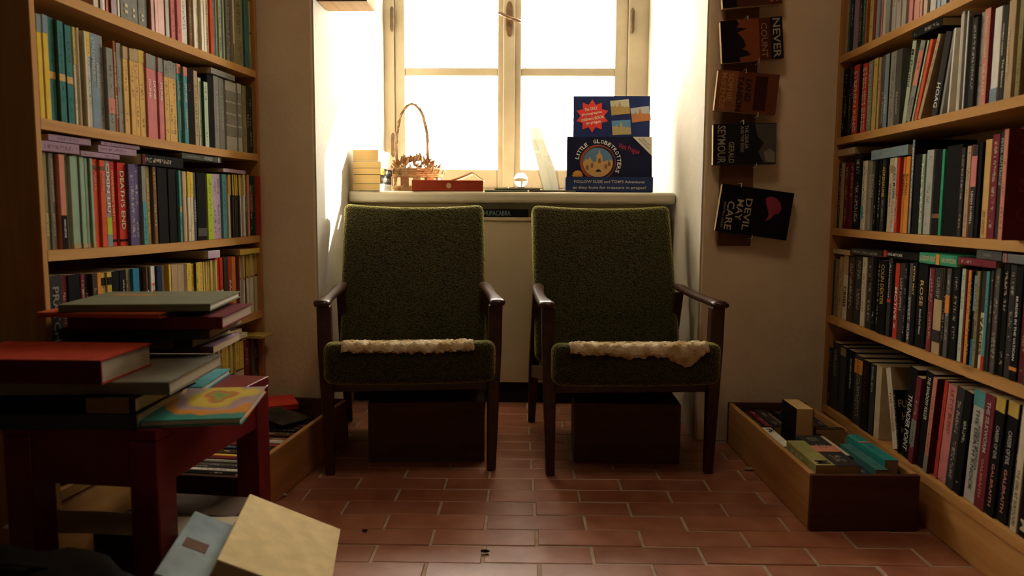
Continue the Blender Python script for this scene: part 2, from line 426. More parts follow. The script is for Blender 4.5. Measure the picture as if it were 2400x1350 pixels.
# floor tiles: one piece each, staggered by half a length from course to course
TL, TW, JT = 0.237, 0.0848, 0.0065
tmb = MB().box(-(TL - JT) / 2, (TL - JT) / 2, -(TW - JT * 0.55) / 2, (TW - JT * 0.55) / 2, -0.010, 0.0)
tile0 = None; nt_ = 0
for r in range(-6, 14):
    yc = 1.757 + (r + 0.0) * TW
    off = 0.06 if r % 2 == 0 else 0.06 + TL / 2
    for k in range(-7, 8):
        xw = off + k * TL
        lim = 0.55 * max(yc, 0.7) + 0.35
        if abs(xw) > min(lim, 1.18) or yc > 2.86 or yc < 1.2 or (yc > 2.40 and abs(xw) > 0.74): continue
        if nt_ >= 298: continue
        if tile0 is None:
            t = tmb.build("tile", M_TILE, fl, bevel=0.0016); tile0 = t
        else:
            t = bpy.data.objects.new("tile", tile0.data); link(t, fl)
        p = Vector((xw, yc, 0)); q = ROOM_M.inverted() @ p
        q.z = random.uniform(-0.0012, 0.0006)
        t.matrix_local = Matrix.Translation(q) @ Matrix.Rotation(random.uniform(-0.003, 0.003), 4, 'X') @ Matrix.Rotation(random.uniform(-0.002, 0.002), 4, 'Y')
        nt_ += 1

# ------------------------------------------------------------------ window
win = empty("window_1"); win.matrix_world = ROOM_M
tag(win, "cream painted casement window, blown out with daylight", "window", kind="structure")
ZB, ZT = 0.81, 1.80
fr = MB()
fr.box(NWL, -0.536, 0.935, 1.0, ZB, ZT); fr.box(0.472, NWR, 0.935, 1.0, ZB, ZT)
fr.box(-0.536, 0.472, 0.935, 1.0, ZB, 0.835); fr.box(-0.536, 0.472, 0.935, 1.0, 1.755, ZT)
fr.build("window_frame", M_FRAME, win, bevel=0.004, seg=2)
def sash(s0, s1, g0, g1):
    m = MB()
    m.box(s0, g0, 0.950, 0.992, 0.836, 1.753); m.box(g1, s1, 0.950, 0.992, 0.836, 1.753)
    m.box(g0, g1, 0.950, 0.992, 0.836, 0.918); m.box(g0, g1, 0.950, 0.992, 1.715, 1.753)
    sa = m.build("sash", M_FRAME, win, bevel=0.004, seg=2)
    for z in (1.319,):
        box("glazing_bar", g0, g1, 0.954, 0.988, z, z + 0.036, M_FRAME, sa, bevel=0.005, seg=2)
    for z0, z1 in ((0.918, 1.319), (1.355, 1.715)):
        box("pane", g0 - 0.002, g1 + 0.002, 0.970, 0.973, z0 - 0.002, z1 + 0.002, M_GLASS, sa)
    return sa
sash(-0.535, -0.040, -0.491, -0.088)
sash(-0.038, 0.471, 0.014, 0.417)
box("meeting_strip", -0.064, -0.014, 0.936, 0.9495, 0.84, 1.75, M_FRAME, win, bevel=0.004, seg=2)
# espagnolette handle: long oval plate and a twisted T-bar
pl = [(0.016 * math.cos(a) * (1 if abs(math.cos(a)) < 2 else 1), 0.074 * math.copysign(abs(math.sin(a)) ** 0.55, math.sin(a))) for a in [2 * math.pi * k / 28 for k in range(28)]]
hp = MB().loft([[(-0.038 + x, 0.936, 1.555 + z) for x, z in pl], [(-0.038 + x * 0.9, 0.931, 1.555 + z * 0.97) for x, z in pl]]).build("handle_plate", M_BRASS, win)
hb = MB().tube([(-0.085, 0.905, 1.574), (-0.066, 0.904, 1.566), (-0.045, 0.906, 1.556), (-0.031, 0.906, 1.551), (-0.008, 0.904, 1.543), (0.013, 0.905, 1.536)], [0.006, 0.0075, 0.006, 0.006, 0.0075, 0.0065], 10)
hb.tube([(-0.038, 0.932, 1.5535), (-0.038, 0.903, 1.5535)], 0.0065, 10)
MB.build(hb, "handle_bar", M_BRASS, hp, smooth=True)
for s, z in ((-0.541, 1.553), (-0.541, 1.02), (0.486, 1.548), (0.486, 1.02)):
    hh = MB().tube([(s, 0.931, z - 0.052), (s, 0.931, z - 0.046), (s, 0.930, z - 0.040), (s, 0.930, z - 0.004), (s, 0.930, z + 0.004), (s, 0.930, z + 0.040), (s, 0.931, z + 0.046), (s, 0.931, z + 0.052)],
                   [0.003, 0.007, 0.009, 0.009, 0.009, 0.009, 0.007, 0.003], 10)
    hh.build("hinge", M_IRON, win, smooth=True)
# shelf board fixed high on the sunlit niche side
ns = box("wall_shelf", NL + 0.006, NL + 0.165, 0.045, 0.165, 1.392, 1.430, wood("shelf_wood", (0.42, 0.26, 0.13), (0.52, 0.34, 0.18), (0.2, 0.1, 0.05)), bevel=0.002)
ns.matrix_world = ROOM_M
tag(ns, "brown wooden shelf board fixed high inside the sunlit niche", "shelf")
box("front_lipping", NL + 0.006, NL + 0.165, 0.040, 0.0448, 1.392, 1.430, M_BRASS, ns)

# ------------------------------------------------------------------ lettering
def text_mesh(body, length, height, bold=0.0, cx=0.5):
    """flat letters in x,y: centred on the origin, fitted to length by height"""
    cu = bpy.data.curves.new("lettering", 'FONT')
    cu.body = body; cu.size = 1.0; cu.offset = bold; cu.resolution_u = 2
    cu.fill_mode = 'FRONT'
    ob = bpy.data.objects.new("lettering", cu)
    me = bpy.data.meshes.new_from_object(ob)
    bpy.data.objects.remove(ob); bpy.data.curves.remove(cu)
    xs = [v.co.x for v in me.vertices]; ys = [v.co.y for v in me.vertices]
    if not xs: return me
    x0, x1, y0, y1 = min(xs), max(xs), min(ys), max(ys)
    for v in me.vertices:
        v.co.x = ((v.co.x - x0) / max(x1 - x0, 1e-6) - 0.5) * length
        v.co.y = ((v.co.y - y0) / max(y1 - y0, 1e-6) - 0.5) * height
        v.co.z = 0
    return me
def lettering(parent, body, length, height, M, col, bold=0.012, name="lettering"):
    me = text_mesh(body, length, height, bold)
    me.transform(M)
    me.materials.clear(); me.materials.append(M_INK)
    o = link(bpy.data.objects.new(name, me), parent)
    o.color = (*col, 1)
    return o
def frame_m(x, y, z, o):                                          # matrix from three axes and an origin
    return Matrix(((x[0], y[0], z[0], o[0]), (x[1], y[1], z[1], o[1]), (x[2], y[2], z[2], o[2]), (0, 0, 0, 1)))

# ------------------------------------------------------------------ colours of book cloth and paper
C = {
 'ye': ('yellow', (0.72, 0.52, 0.08)), 'mu': ('mustard', (0.58, 0.42, 0.10)), 'go': ('golden tan', (0.66, 0.42, 0.15)), 'ol': ('olive', (0.26, 0.23, 0.11)), 'lm': ('lime green', (0.42, 0.55, 0.05)),
 'gn': ('dark green', (0.045, 0.11, 0.075)), 'sg': ('sage green', (0.30, 0.42, 0.30)), 'pg': ('pale green', (0.48, 0.58, 0.42)), 'eg': ('emerald', (0.05, 0.33, 0.17)), 'te': ('teal', (0.10, 0.32, 0.33)), 'dt': ('deep teal', (0.06, 0.20, 0.20)),
 'bl': ('blue', (0.03, 0.22, 0.42)), 'sb': ('slate blue', (0.22, 0.30, 0.36)), 'nv': ('navy', (0.025, 0.045, 0.09)), 'pu': ('purple', (0.13, 0.10, 0.22)), 'li': ('lilac', (0.50, 0.38, 0.52)), 'mv': ('mauve', (0.36, 0.24, 0.32)),
 'gy': ('grey', (0.27, 0.27, 0.24)), 'dg': ('dark grey', (0.10, 0.10, 0.09)), 'lg': ('light grey', (0.48, 0.48, 0.43)), 'sv': ('silver', (0.40, 0.42, 0.38)), 'bk': ('black', (0.013, 0.012, 0.012)), 'ch': ('charcoal', (0.045, 0.042, 0.04)),
 'wh': ('white', (0.78, 0.76, 0.68)), 'cr': ('cream', (0.68, 0.60, 0.42)), 'tn': ('tan', (0.46, 0.34, 0.20)), 'br': ('brown', (0.20, 0.11, 0.055)), 'db': ('dark brown', (0.075, 0.045, 0.028)), 'ru': ('rust', (0.36, 0.11, 0.035)),
 'mr': ('maroon', (0.13, 0.022, 0.025)), 'rd': ('red', (0.56, 0.055, 0.035)), 'sc': ('scarlet', (0.70, 0.11, 0.05)), 'or': ('orange', (0.72, 0.28, 0.05)), 'sa': ('salmon', (0.62, 0.25, 0.18)), 'pk': ('pink', (0.62, 0.22, 0.22)), 'bu': ('burgundy', (0.20, 0.035, 0.05)),
}
def rgb(c): return C[c][1] if isinstance(c, str) else c
PAGE = (0.56, 0.44, 0.26)
_T = ["", "first ", "second ", "third ", "fourth ", "fifth ", "sixth ", "seventh ", "eighth ", "ninth ", "tenth ", "eleventh ", "twelfth ", "thirteenth ", "fourteenth ", "fifteenth ", "sixteenth ", "seventeenth ", "eighteenth ", "nineteenth ", "twentieth "]
def ordinal(i): return _T[i] if i < len(_T) else "%dth " % i

def make_book(name, w, h, d, col, M, spine=None, page=PAGE, hard=False, printed=False, bands=(), texts=(), parent=None, cover_text=None):
    """a bound book: spine on the local x,z face at y=0, fore-edge towards +y, thickness w along x, height h along z"""
    c = 0.0024 if hard else 0.0007
    c = min(c, w * 0.16)
    b = min(0.0022 if hard else 0.0012, w * 0.22)
    prof = [(0, d), (0, b), (b * 0.35, b * 0.3), (b, 0), (w - b, 0), (w - b * 0.35, b * 0.3), (w, b), (w, d), (w - c, d), (w - c, c + 0.0004), (c, c + 0.0004), (c, d)]
    n = len(prof)
    v = [(x, y, 0) for x, y in prof] + [(x, y, h) for x, y in prof]
    f = [tuple(reversed(range(n))), tuple(range(n, 2 * n))] + [(i, (i + 1) % n, n + (i + 1) % n, n + i) for i in range(n)]
    o = from_data(name, v, f, M_PRINT if printed else M_COVER, parent)
    o.color = (*rgb(col), 1)
    o.matrix_world = M
    e = 0.003 if hard else 0.0006
    pb = from_data("page_block", box_vf(c + 0.0001, w - c - 0.0001, c + 0.0006, d - (0.003 if hard else 0.0007), e, h - e), BOXF, M_PAGES, o)
    k = random.uniform(0.85, 1.1); pg = rgb(page)
    pb.color = (pg[0] * k, pg[1] * k, pg[2] * k, 1)
    if spine is not None:
        sp = from_data("spine_panel", box_vf(b * 0.4, w - b * 0.4, -0.0005, b, 0.0002, h - 0.0002), BOXF, M_PRINT if printed else M_COVER, o)
        sp.color = (*rgb(spine), 1)
    for (f0, f1, bc) in bands:
        bo = from_data("spine_band", box_vf(b * 0.3, w - b * 0.3, -0.0009, b, h * (1 - f1), h * (1 - f0)), BOXF, M_PRINT if (printed and f1 - f0 > .15) else M_COVER, o)
        bo.color = (*rgb(bc), 1)
    for tx in texts:
        body, tc, f0, f1, sz = tx[:5]
        off = tx[5] if len(tx) > 5 else 0.0
        zc = h * (1 - (f0 + f1) / 2)
        Mt = frame_m((0, 0, -1), (1, 0, 0), (0, -1, 0), (w / 2 + off * w, -0.0013, zc))
        lettering(o, body, h * (f1 - f0), w * sz, Mt, rgb(tc))
    return o

# ------------------------------------------------------------------ bookcases
class Case: pass
TLA, TRA = math.radians(6.4), math.radians(1.9)
CL = Case(); CR = Case()
tL = Vector((math.sin(TLA), math.cos(TLA), 0)); nL = Vector((math.cos(TLA), -math.sin(TLA), 0))
tR = Vector((math.sin(TRA), math.cos(TRA), 0)); nR = Vector((-math.cos(TRA), math.sin(TRA), 0))
farL = Vector((-0.799, 2.443, 0)); LEN_L = 0.975
farR = Vector((0.9995, 2.410, 0)); LEN_R = 1.42
CL.O = farL - tL * LEN_L; CL.x = tL; CL.y = -nL; CL.len = LEN_L
CR.O = farR.copy(); CR.x = -tR; CR.y = -nR; CR.len = LEN_R
DEPTH = 0.215
def case_matrix(c): return frame_m(c.x, c.y, (0, 0, 1), c.O)
def bookcase(c, shelves, z_top, label, near_left):
    o = empty("bookcase"); o.matrix_world = case_matrix(c)
    tag(o, label, "bookcase", "pine bookcases of the shop")
    L = c.len; TH = 0.021
    ups = ((0.0, 0.015), (L - 0.015, L))
    for (a, b_) in ups:
        box("upright", a, b_, 0, DEPTH, 0, z_top, M_PINE_UP, o, bevel=0.0012)
    for z in shelves:
        # long boards sag a little under the books
        n = 10; loops = []
        for i in range(n + 1):
            u = 0.0153 + (L - 0.0306) * i / n
            k = (1 - (2 * i / n - 1) ** 2) * -0.004
            loops.append([(u, 0.0, z - TH + k), (u, DEPTH - 0.008, z - TH + k), (u, DEPTH - 0.008, z + k), (u, 0.0, z + k)])
        MB().loft(loops).build("shelf_board", M_PINE_X, o)
    box("top_board", 0.0, L, 0, DEPTH, z_top, z_top + 0.021, M_PINE_X, o, bevel=0.001)
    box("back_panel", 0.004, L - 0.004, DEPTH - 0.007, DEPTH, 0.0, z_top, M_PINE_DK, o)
    box("plinth", 0.0153, L - 0.0153, 0.004, 0.022, 0.0, shelves[-1] - TH - 0.0045, M_PINE_X, o, bevel=0.001)
    return o
M_PINE_X = wood("pine_shelf", (0.47, 0.235, 0.072), (0.58, 0.32, 0.11), (0.2, 0.08, 0.03), axis=0)
SH_L = [1.442, 1.166, 0.911, 0.656, 0.415, 0.172]
SH_R = [1.480, 1.216, 0.969, 0.692, 0.417, 0.128]
bookcase(CL, SH_L, 1.72, "pine bookcase packed with paperbacks standing behind the small red table", True)
bookcase(CR, SH_R, 1.75, "pine bookcase packed with dark thrillers beside the hanging paperbacks", False)

SHN = {('L', 0): "upper", ('L', 1): "second", ('L', 2): "middle", ('L', 3): "fourth", ('L', 4): "bottom", ('R', 0): "upper", ('R', 1): "second", ('R', 2): "middle", ('R', 3): "fourth", ('R', 4): "bottom"}

def solve_u(c, z, px, sb):
    lo, hi = -0.12, c.len + 0.15
    for _ in range(40):
        mid = (lo + hi) / 2
        if proj(c.O + c.x * mid + c.y * sb + Vector((0, 0, z)))[0] < px: lo = mid
        else: hi = mid
    return (lo + hi) / 2
def poly_y(pts, x):
    if x <= pts[0][0]: a, b_ = pts[0], pts[1]
    elif x >= pts[-1][0]: a, b_ = pts[-2], pts[-1]
    else:
        for a, b_ in zip(pts, pts[1:]):
            if a[0] <= x <= b_[0]: break
    return a[1] + (b_[1] - a[1]) * (x - a[0]) / (b_[0] - a[0])
def solve_top(c, u, z, fy, sb):
    P = c.O + c.x * u + c.y * sb
    zt = z + 0.19
    for _ in range(12):
        X, Y = proj(P + Vector((0, 0, zt)))
        zt += (Y - fy(X)) * (P.y / F_PX) * 0.95
    return zt
def sag(c, u): return (1 - (2 * min(max(u / c.len, 0), 1) - 1) ** 2) * -0.004

ALLBOOKS = []
def parse(spec):
    out = []
    for ln in spec.strip().splitlines():
        for it in ln.split(';'):
            it = it.strip()
            if not it: continue
            p = it.split()
            e = {'a': float(p[0]), 'b': float(p[1]), 'c': p[2], 't': [], 'n': []}
            for k in p[3:]:
                key, val = k.split('=', 1)
                if key == 't':
                    q = val.split('/')
                    e['t'].append((q[0].replace('_', ' '), q[1], float(q[2]), float(q[3]), float(q[4]) if len(q) > 4 else 0.5, float(q[5]) if len(q) > 5 else 0.0))
                elif key == 'n':
                    q = val.split('/'); e['n'].append((float(q[0]), float(q[1]), q[2]))
                elif key in ('s', 'k'): e[key] = val
                elif key == 'f':
                    q = val.split('/'); e.setdefault('f', []).append((q[0], q[1], float(q[2]), float(q[3]), float(q[4]), float(q[5])))
                else: e[key] = float(val)
            out.append(e)
    return out
def row(side, idx, spec, tops=None, hdef=0.198, lying=(), shift=None):
    c = CL if side == 'L' else CR
    z = (SH_L if side == 'L' else SH_R)[idx + 1]
    grp = "books on the %s shelf %s" % (SHN[(side, idx)], "behind the red table" if side == 'L' else "beside the hanging paperbacks")
    ents = parse(spec); made = []
    if shift:                                                     # edges read higher up the spines, moved down to the board
        for e in ents:
            for k in 'ab':
                e[k] += shift[1] + (shift[3] - shift[1]) * (e[k] - shift[0]) / (shift[2] - shift[0])
    for e in ents:
        sb = 0.010 + random.uniform(-0.003, 0.006) - e.get('o', 0.0) / 1000.0
        so = 0.008 - e.get('o', 0.0) / 1000.0
        u0 = solve_u(c, z, e['a'], so); u1 = solve_u(c, z, e['b'], so)
        u0, u1 = max(u0, 0.0158), min(u1, c.len - 0.0158)
        if u1 - u0 < 0.0035: continue
        ga = math.radians(e.get('g', 0.0))
        w = max((u1 - u0) * math.cos(ga) - 0.0006, 0.003)
        zb = z + sag(c, (u0 + u1) / 2) + 0.0010
        if 'h' in e: h = e['h'] / 1000.0
        elif 'y' in e: h = solve_top(c, (u0 + u1) / 2, z, lambda X: e['y'], sb) - zb
        elif tops: h = solve_top(c, (u0 + u1) / 2, z, lambda X: poly_y(tops, X), sb) - zb
        else: h = hdef + random.uniform(-0.008, 0.008)
        h = min(max(h + random.uniform(-0.0012, 0.0012), 0.10), (SH_L if side == 'L' else SH_R)[idx] - 0.021 - 0.0075 - zb)
        d = e.get('d', min(0.66 * h, 0.150) * 1000.0) / 1000.0
        lean = math.sin(ga) * h
        base = c.O + c.x * (u0 + 0.0003) + c.y * sb + Vector((0, 0, zb))
        Mb = frame_m(c.x, c.y, (0, 0, 1), base)
        if lean:
            a = ga
            px = w if a > 0 else 0.0
            Mb = Mb @ Matrix.Translation((px, 0, 0)) @ Matrix.Rotation(a, 4, 'Y') @ Matrix.Translation((-px, 0, 0))
        cc = e['c']; spn = None
        if 'k' in e: cc, spn = e['k'], e['c']
        printed = not e['t'] and 'q' not in e
        o = make_book("paperback_book", w, h, d, cc, Mb, spine=spn, printed=printed, bands=e['n'], texts=e['t'])
        for (ft, fc, fz, fy, fl2, fh) in e.get('f', ()):                # lettering on the front cover that faces the aisle
            lettering(o, ft, fl2, fh, frame_m((0, 1, 0), (0, 0, 1), (1, 0, 0), (w + 0.0006, fy, h * (1 - fz))), rgb(fc))
        top = max((Mb @ Vector((x, 0, h))).z for x in (0, w))
        made.append((u0, u1 if not lean else u1 + max(lean, 0), top))
        name = C[e['c']][0]
        if e['n']:
            cols = [C[q[2]][0] for q in e['n'] if C[q[2]][0] != name]
            if cols: name = name + " and " + cols[0]
        ALLBOOKS.append((o, side, idx, u0, name, "leaning " if abs(lean) > 0.02 else "", grp))
    for ly in lying:
        e = parse(ly)[0]
        u0 = solve_u(c, z + 0.2, e['a'], 0.004); u1 = solve_u(c, z + 0.2, e['b'], 0.004)
        u0, u1 = sorted((u0, u1)); u0 = max(u0, 0.017); u1 = min(u1, c.len - 0.017)
        zs = [t for (a, b_, t) in made if b_ > u0 + 0.002 and a < u1 - 0.002]
        zb = (max(zs) if zs else z) + 0.0012 + e.get('z', 0) / 1000.0
        h = u1 - u0; w = e.get('w', 25.0) / 1000.0
        w = max(0.006, min(w, (SH_L if side == 'L' else SH_R)[idx] - 0.021 - 0.0065 - zb))
        d = e.get('d', 125.0) / 1000.0
        base = c.O + c.x * u1 + c.y * (0.006 - e.get('o', 0.0) / 1000.0) + Vector((0, 0, zb))
        Mb = frame_m((0, 0, 1), c.y, -c.x, base)
        if 'r' in e:
            Mb = Mb @ Matrix.Translation((0, 0, h / 2)) @ Matrix.Rotation(math.radians(e['r']), 4, 'X') @ Matrix.Translation((0, 0, -h / 2))
        o = make_book("paperback_book", w, h, d, e['c'], Mb, spine=e.get('s'), printed=not e['t'] and 'q' not in e, bands=e['n'], texts=e['t'])
        made.append((u0, u1, zb + w))
        name = C[e['c']][0]
        if e['n']:
            cols = [C[q[2]][0] for q in e['n'] if C[q[2]][0] != name]
            if cols: name = name + " and " + cols[0]
        ALLBOOKS.append((o, side, idx, u0, name, "flat-lying ", grp))
    return made
def projected(o):
    xs = [proj(o.matrix_world @ Vector(v)) for v in o.bound_box[:2] + o.bound_box[4:6]] if False else [proj(o.matrix_world @ Vector(v)) for v in o.bound_box if v[1] < 0.003]
    if not xs: return 0.0
    a = [p[0] for p in xs]; b = [p[1] for p in xs]
    a0, a1 = max(min(a), 0), min(max(a), 2400); b0, b1 = max(min(b), 0), min(max(b), 1350)
    return max(a1 - a0, 0) * max(b1 - b0, 0)
def gather_small(keep):
    """the slivers past what can be told apart become one object"""
    global ALLBOOKS
    ALLBOOKS.sort(key=lambda b: -projected(b[0]))
    small = ALLBOOKS[keep:]; ALLBOOKS = ALLBOOKS[:keep]
    V, F, CC = [], [], []
    for b in small:
        for o in [b[0]] + list(b[0].children):
            M = b[0].matrix_world
            n = len(V); V += [tuple(M @ v.co) for v in o.data.vertices]
            for p in o.data.polygons:
                F.append([i + n for i in p.vertices]); CC.append(tuple(o.color))
    for b in small:
        for ch in list(b[0].children): bpy.data.objects.remove(ch, do_unlink=True)
        bpy.data.objects.remove(b[0], do_unlink=True)
    m, nt, bs = mat_new("many_spines")
    at = N(nt, 'ShaderNodeVertexColor'); at.layer_name = "spine"
    no = N(nt, 'ShaderNodeTexNoise'); no.inputs['Scale'].default_value = 40
    mr = N(nt, 'ShaderNodeMapRange'); mr.inputs['To Min'].default_value = 0.8; mr.inputs['To Max'].default_value = 1.1
    nt.links.new(no.outputs['Fac'], mr.inputs['Value'])
    hv = N(nt, 'ShaderNodeHueSaturation'); nt.links.new(mr.outputs[0], hv.inputs['Value']); nt.links.new(at.outputs[0], hv.inputs['Color'])
    nt.links.new(hv.outputs[0], bs.inputs['Base Color']); bs.inputs['Roughness'].default_value = 0.55
    o = from_data("thin_books", V, F, m)
    at = o.data.color_attributes.new("spine", 'FLOAT_COLOR', 'CORNER')
    buf = []
    for p in o.data.polygons:
        buf += list(CC[p.index]) * p.loop_total
    at.data.foreach_set("color", buf)
    tag(o, "narrow and half-hidden paperbacks packed between the larger spines", "books", kind="stuff")
def label_books():
    cnt = {}
    rows = {}
    for b in ALLBOOKS: rows.setdefault((b[1], b[2], b[4], b[5]), []).append(b)
    for (side, idx, name, st), lst in rows.items():
        lst.sort(key=lambda b: b[3])
        if side == 'L': lst.reverse()
        for i, b in enumerate(lst):
            where = "%s shelf %s" % (SHN[(side, idx)], "behind the red table" if side == 'L' else "beside the hanging paperbacks")
            if len(lst) == 1: lb = "%s%s book on the %s" % (st, name, where)
            else: lb = "%s%s%s book from the wall, %s" % (ordinal(i + 1), st, name, where)
            tag(b[0], lb, "book", b[6])

# ------------------------------------------------------------------ the shelves, spine by spine (edges as measured along each shelf)
# left end, right end, colour; t= lettering, n= colour band, y= top, l= lean (mm), o= proud of its neighbours (mm)
row('L', 0, """
222 235 tn
235.5 243 br; 243.5 254.5 cr; 256 264 rd; 264 278.5 mr; 279.5 285 cr; 285 310 gy t=ll/cr/.82/.92/.3; 310 330 gy t=ll/cr/.82/.92/.3; 332 349 gy t=ll/cr/.84/.92/.3
349 356 bk; 356.5 364.5 ru; 366 374 sa; 375 383.5 sa; 384.5 393 sa; 396 405 ol; 407 417.5 pk; 418.5 429 pk; 429 432 cr; 433 446 wh
448 456 br; 456.5 463 cr; 465 472.5 cr; 474 480 cr; 481 486.5 cr; 487 495.5 tn; 497 504.5 sc q=1; 506 512.5 te; 512.5 517 ol; 517 523 pg; 524 530 gn; 530 534 pg; 534.5 541 gy; 542 548 dg
551 555 cr n=.72/1/ol; 556 575 ol; 575 585 dt; 585 590 gy; 590.5 598 ye n=.45/.47/bk n=.75/1/tn; 601 605 or
""", hdef=0.205)
row('L', 1, """
90.6 97.5 ye n=0/.17/sb q=1; 100.8 112.6 ye n=0/.17/sb q=1; 113.6 126.4 ye n=0/.17/sb q=1
128.3 143 dt n=.52/.59/go k=gn; 145.4 159.6 dt n=.52/.59/go k=gn; 163.6 177.9 dt n=.52/.59/go k=gn
184.5 190.4 cr n=0/.38/mu; 195.6 200.4 cr q=1; 205.8 211.8 cr q=1; 216.5 224 lg n=0/.25/ye
224.8 244.5 sb t=STROMBERG/lg/.04/.5/.36/-.2 t=(BLIND)/lg/.3/.56/.36/.25; 245 256.8 gy; 257.5 273.4 gy n=.6/.78/sa y=112; 274.6 280.5 ru t=SANDS_OF_DUNE/cr/.12/.5/.6 t=HERBERT/cr/.6/.85/.6
280.5 288.8 gy; 289 296.4 gy; 297 309 go n=0/.14/tn; 310.5 321.5 go n=0/.14/tn; 323 332.7 go n=0/.14/tn; 336 349.5 go n=0/.14/mu
350.6 363 pk n=0/.17/gy t=DUNE/wh/.30/.52/.4; 364.5 377 pk n=0/.17/gy t=DUNE/wh/.30/.52/.4; 378 389.4 pk n=0/.17/gy t=DUNE/wh/.30/.52/.4
390 400.8 go n=0/.2/gy; 402 412 go n=0/.2/gy; 413 424 go n=0/.2/gy
424.6 434 te n=0/.12/sa t=DUNE/lg/.22/.46/.6 t=HERBERT/lg/.55/.85/.35; 434 443 te n=0/.12/sa t=DUNE/lg/.22/.46/.6 t=HERBERT/lg/.55/.85/.35
443.5 464 bk t=DL/db/.2/.32/.3; 464.7 473.8 tn; 473.7 481 pg; 481 490 pg k=gn; 491 505.5 bk q=1 y=177
506.5 518 gy t=J_CABOND/lg/.2/.72/.4 y=178; 520 532 gy t=J_CABOND/lg/.24/.72/.4 y=183
534 543 lg n=.14/.28/gy n=.31/.45/gy n=.48/.62/gy n=.65/.79/gy q=1; 543 553 lg n=.14/.28/gy n=.31/.45/gy n=.48/.62/gy n=.65/.79/gy q=1; 553 562.6 lg n=.14/.28/gy n=.31/.45/gy n=.48/.62/gy n=.65/.79/gy q=1; 562.6 572 lg n=.14/.28/gy n=.31/.45/gy n=.48/.62/gy n=.65/.79/gy q=1
572.8 582 ol; 582 590 ch; 590 601.5 ch; 602 607.5 db
""", tops=[(70, 25), (118, 41), (165, 61), (208, 75), (244, 87), (291, 108), (344, 124), (385, 140), (418, 151), (440, 160), (464, 167), (468, 189), (498, 194), (527, 187), (566, 199), (600, 209)],
    lying=["496 552 gy w=16 d=120"])
row('L', 2, """
107.6 112 gy; 115 126 ol t=ANN_LECKIE/cr/.62/.86/.5; 130.3 142 gy t=ANCILLARY_JUSTICE/cr/.05/.5/.5 t=ANN_LECKIE/cr/.62/.86/.5
147 160.6 sa n=.64/1/bk t=ANN_LECKIE/wh/.68/.88/.32
164 174.5 sg q=1 n=.95/1/tn; 174.7 185 sg q=1 n=.95/1/tn; 185.2 195 sg q=1 n=.95/1/tn; 196.5 204 sg q=1 n=.95/1/tn; 204.2 211.5 sg q=1 n=.95/1/tn; 211.8 219 sg q=1 n=.95/1/tn; 221 227.5 sg q=1 n=.95/1/tn
228.7 242 sc t=ABIS/pk/.12/.36/.42 n=.07/.115/br; 243 255 sc t=ABIS/pk/.12/.36/.42 n=.07/.115/br
257 269 gy t=CIXIN_LIU/wh/.03/.6/.6 n=.66/.86/lm n=.86/1/sb; 270.6 282.5 rd t=WANDERING_EARTH/go/.1/.7/.42 n=.92/.95/bk
288 307 rd t=DEATH'S_END/cr/.1/.8/.5 n=.92/.95/bk; 307.6 323.5 pu; 324.6 337.7 pu
339.5 349 gy n=.45/1/te; 351.5 363 ol t=GEORGE_R.R._MARTIN/go/.15/.85/.4; 366 374 br; 375 398 bk q=1; 399 419 bk q=1; 425 430 te n=.5/.58/tn o=6
433 439.5 tn q=1; 440.6 444 cr n=0/.35/ye; 445 451.5 cr n=0/.36/ye; 451.5 458 cr n=0/.36/ye; 458.5 466 dg t=WICKED/lg/.4/.72/.55; 467 488 bk n=.82/.94/dg q=1
489.4 502 lm; 503 513.7 li; 515 526 li; 526.4 535.6 te; 537 541 ru q=1
541.6 546 wh n=0/.3/ye; 546.4 549.4 ch n=0/.33/ye; 549.6 552.6 ch n=0/.33/ye; 552.8 555.8 ch n=0/.33/ye; 556 559 ch n=0/.33/ye; 559.7 562.8 ch n=0/.33/ye; 563 566 ch n=0/.33/ye; 566.2 569.2 ch n=0/.33/ye; 569.4 572.3 wh n=0/.33/ye
572.7 577 wh n=0/.33/ye; 577.3 583.5 dg t=THE_STARLESS_SEA/lg/.08/.6/.5; 584 589 sa; 590 600 ch n=.15/.6/br; 600.5 603 gn; 617 623 rd o=22 q=1
""", tops=[(104, 355.7), (139, 362), (154, 363), (186, 367.5), (221, 372), (248, 376), (283, 382), (302, 384), (332, 387.7), (347, 390), (416, 398.5), (433, 402), (485, 406), (500, 407), (523, 408), (543, 409), (574, 410), (602, 412)],
    lying=["97 188 mv w=20 d=118", "192 282 mv w=11 d=118", "117 216 mv w=17 d=118", "232 322 li s=mv w=15", "240 330 mv w=14 z=0", "333 431 bk w=26 n=.02/.08/mr", "429 521 dg w=24 t=WICKED/lg/.52/.74/.62 t=Gregory_Maguire/gy/.1/.42/.4 n=.9/.94/lg", "525 577 mv w=11"])
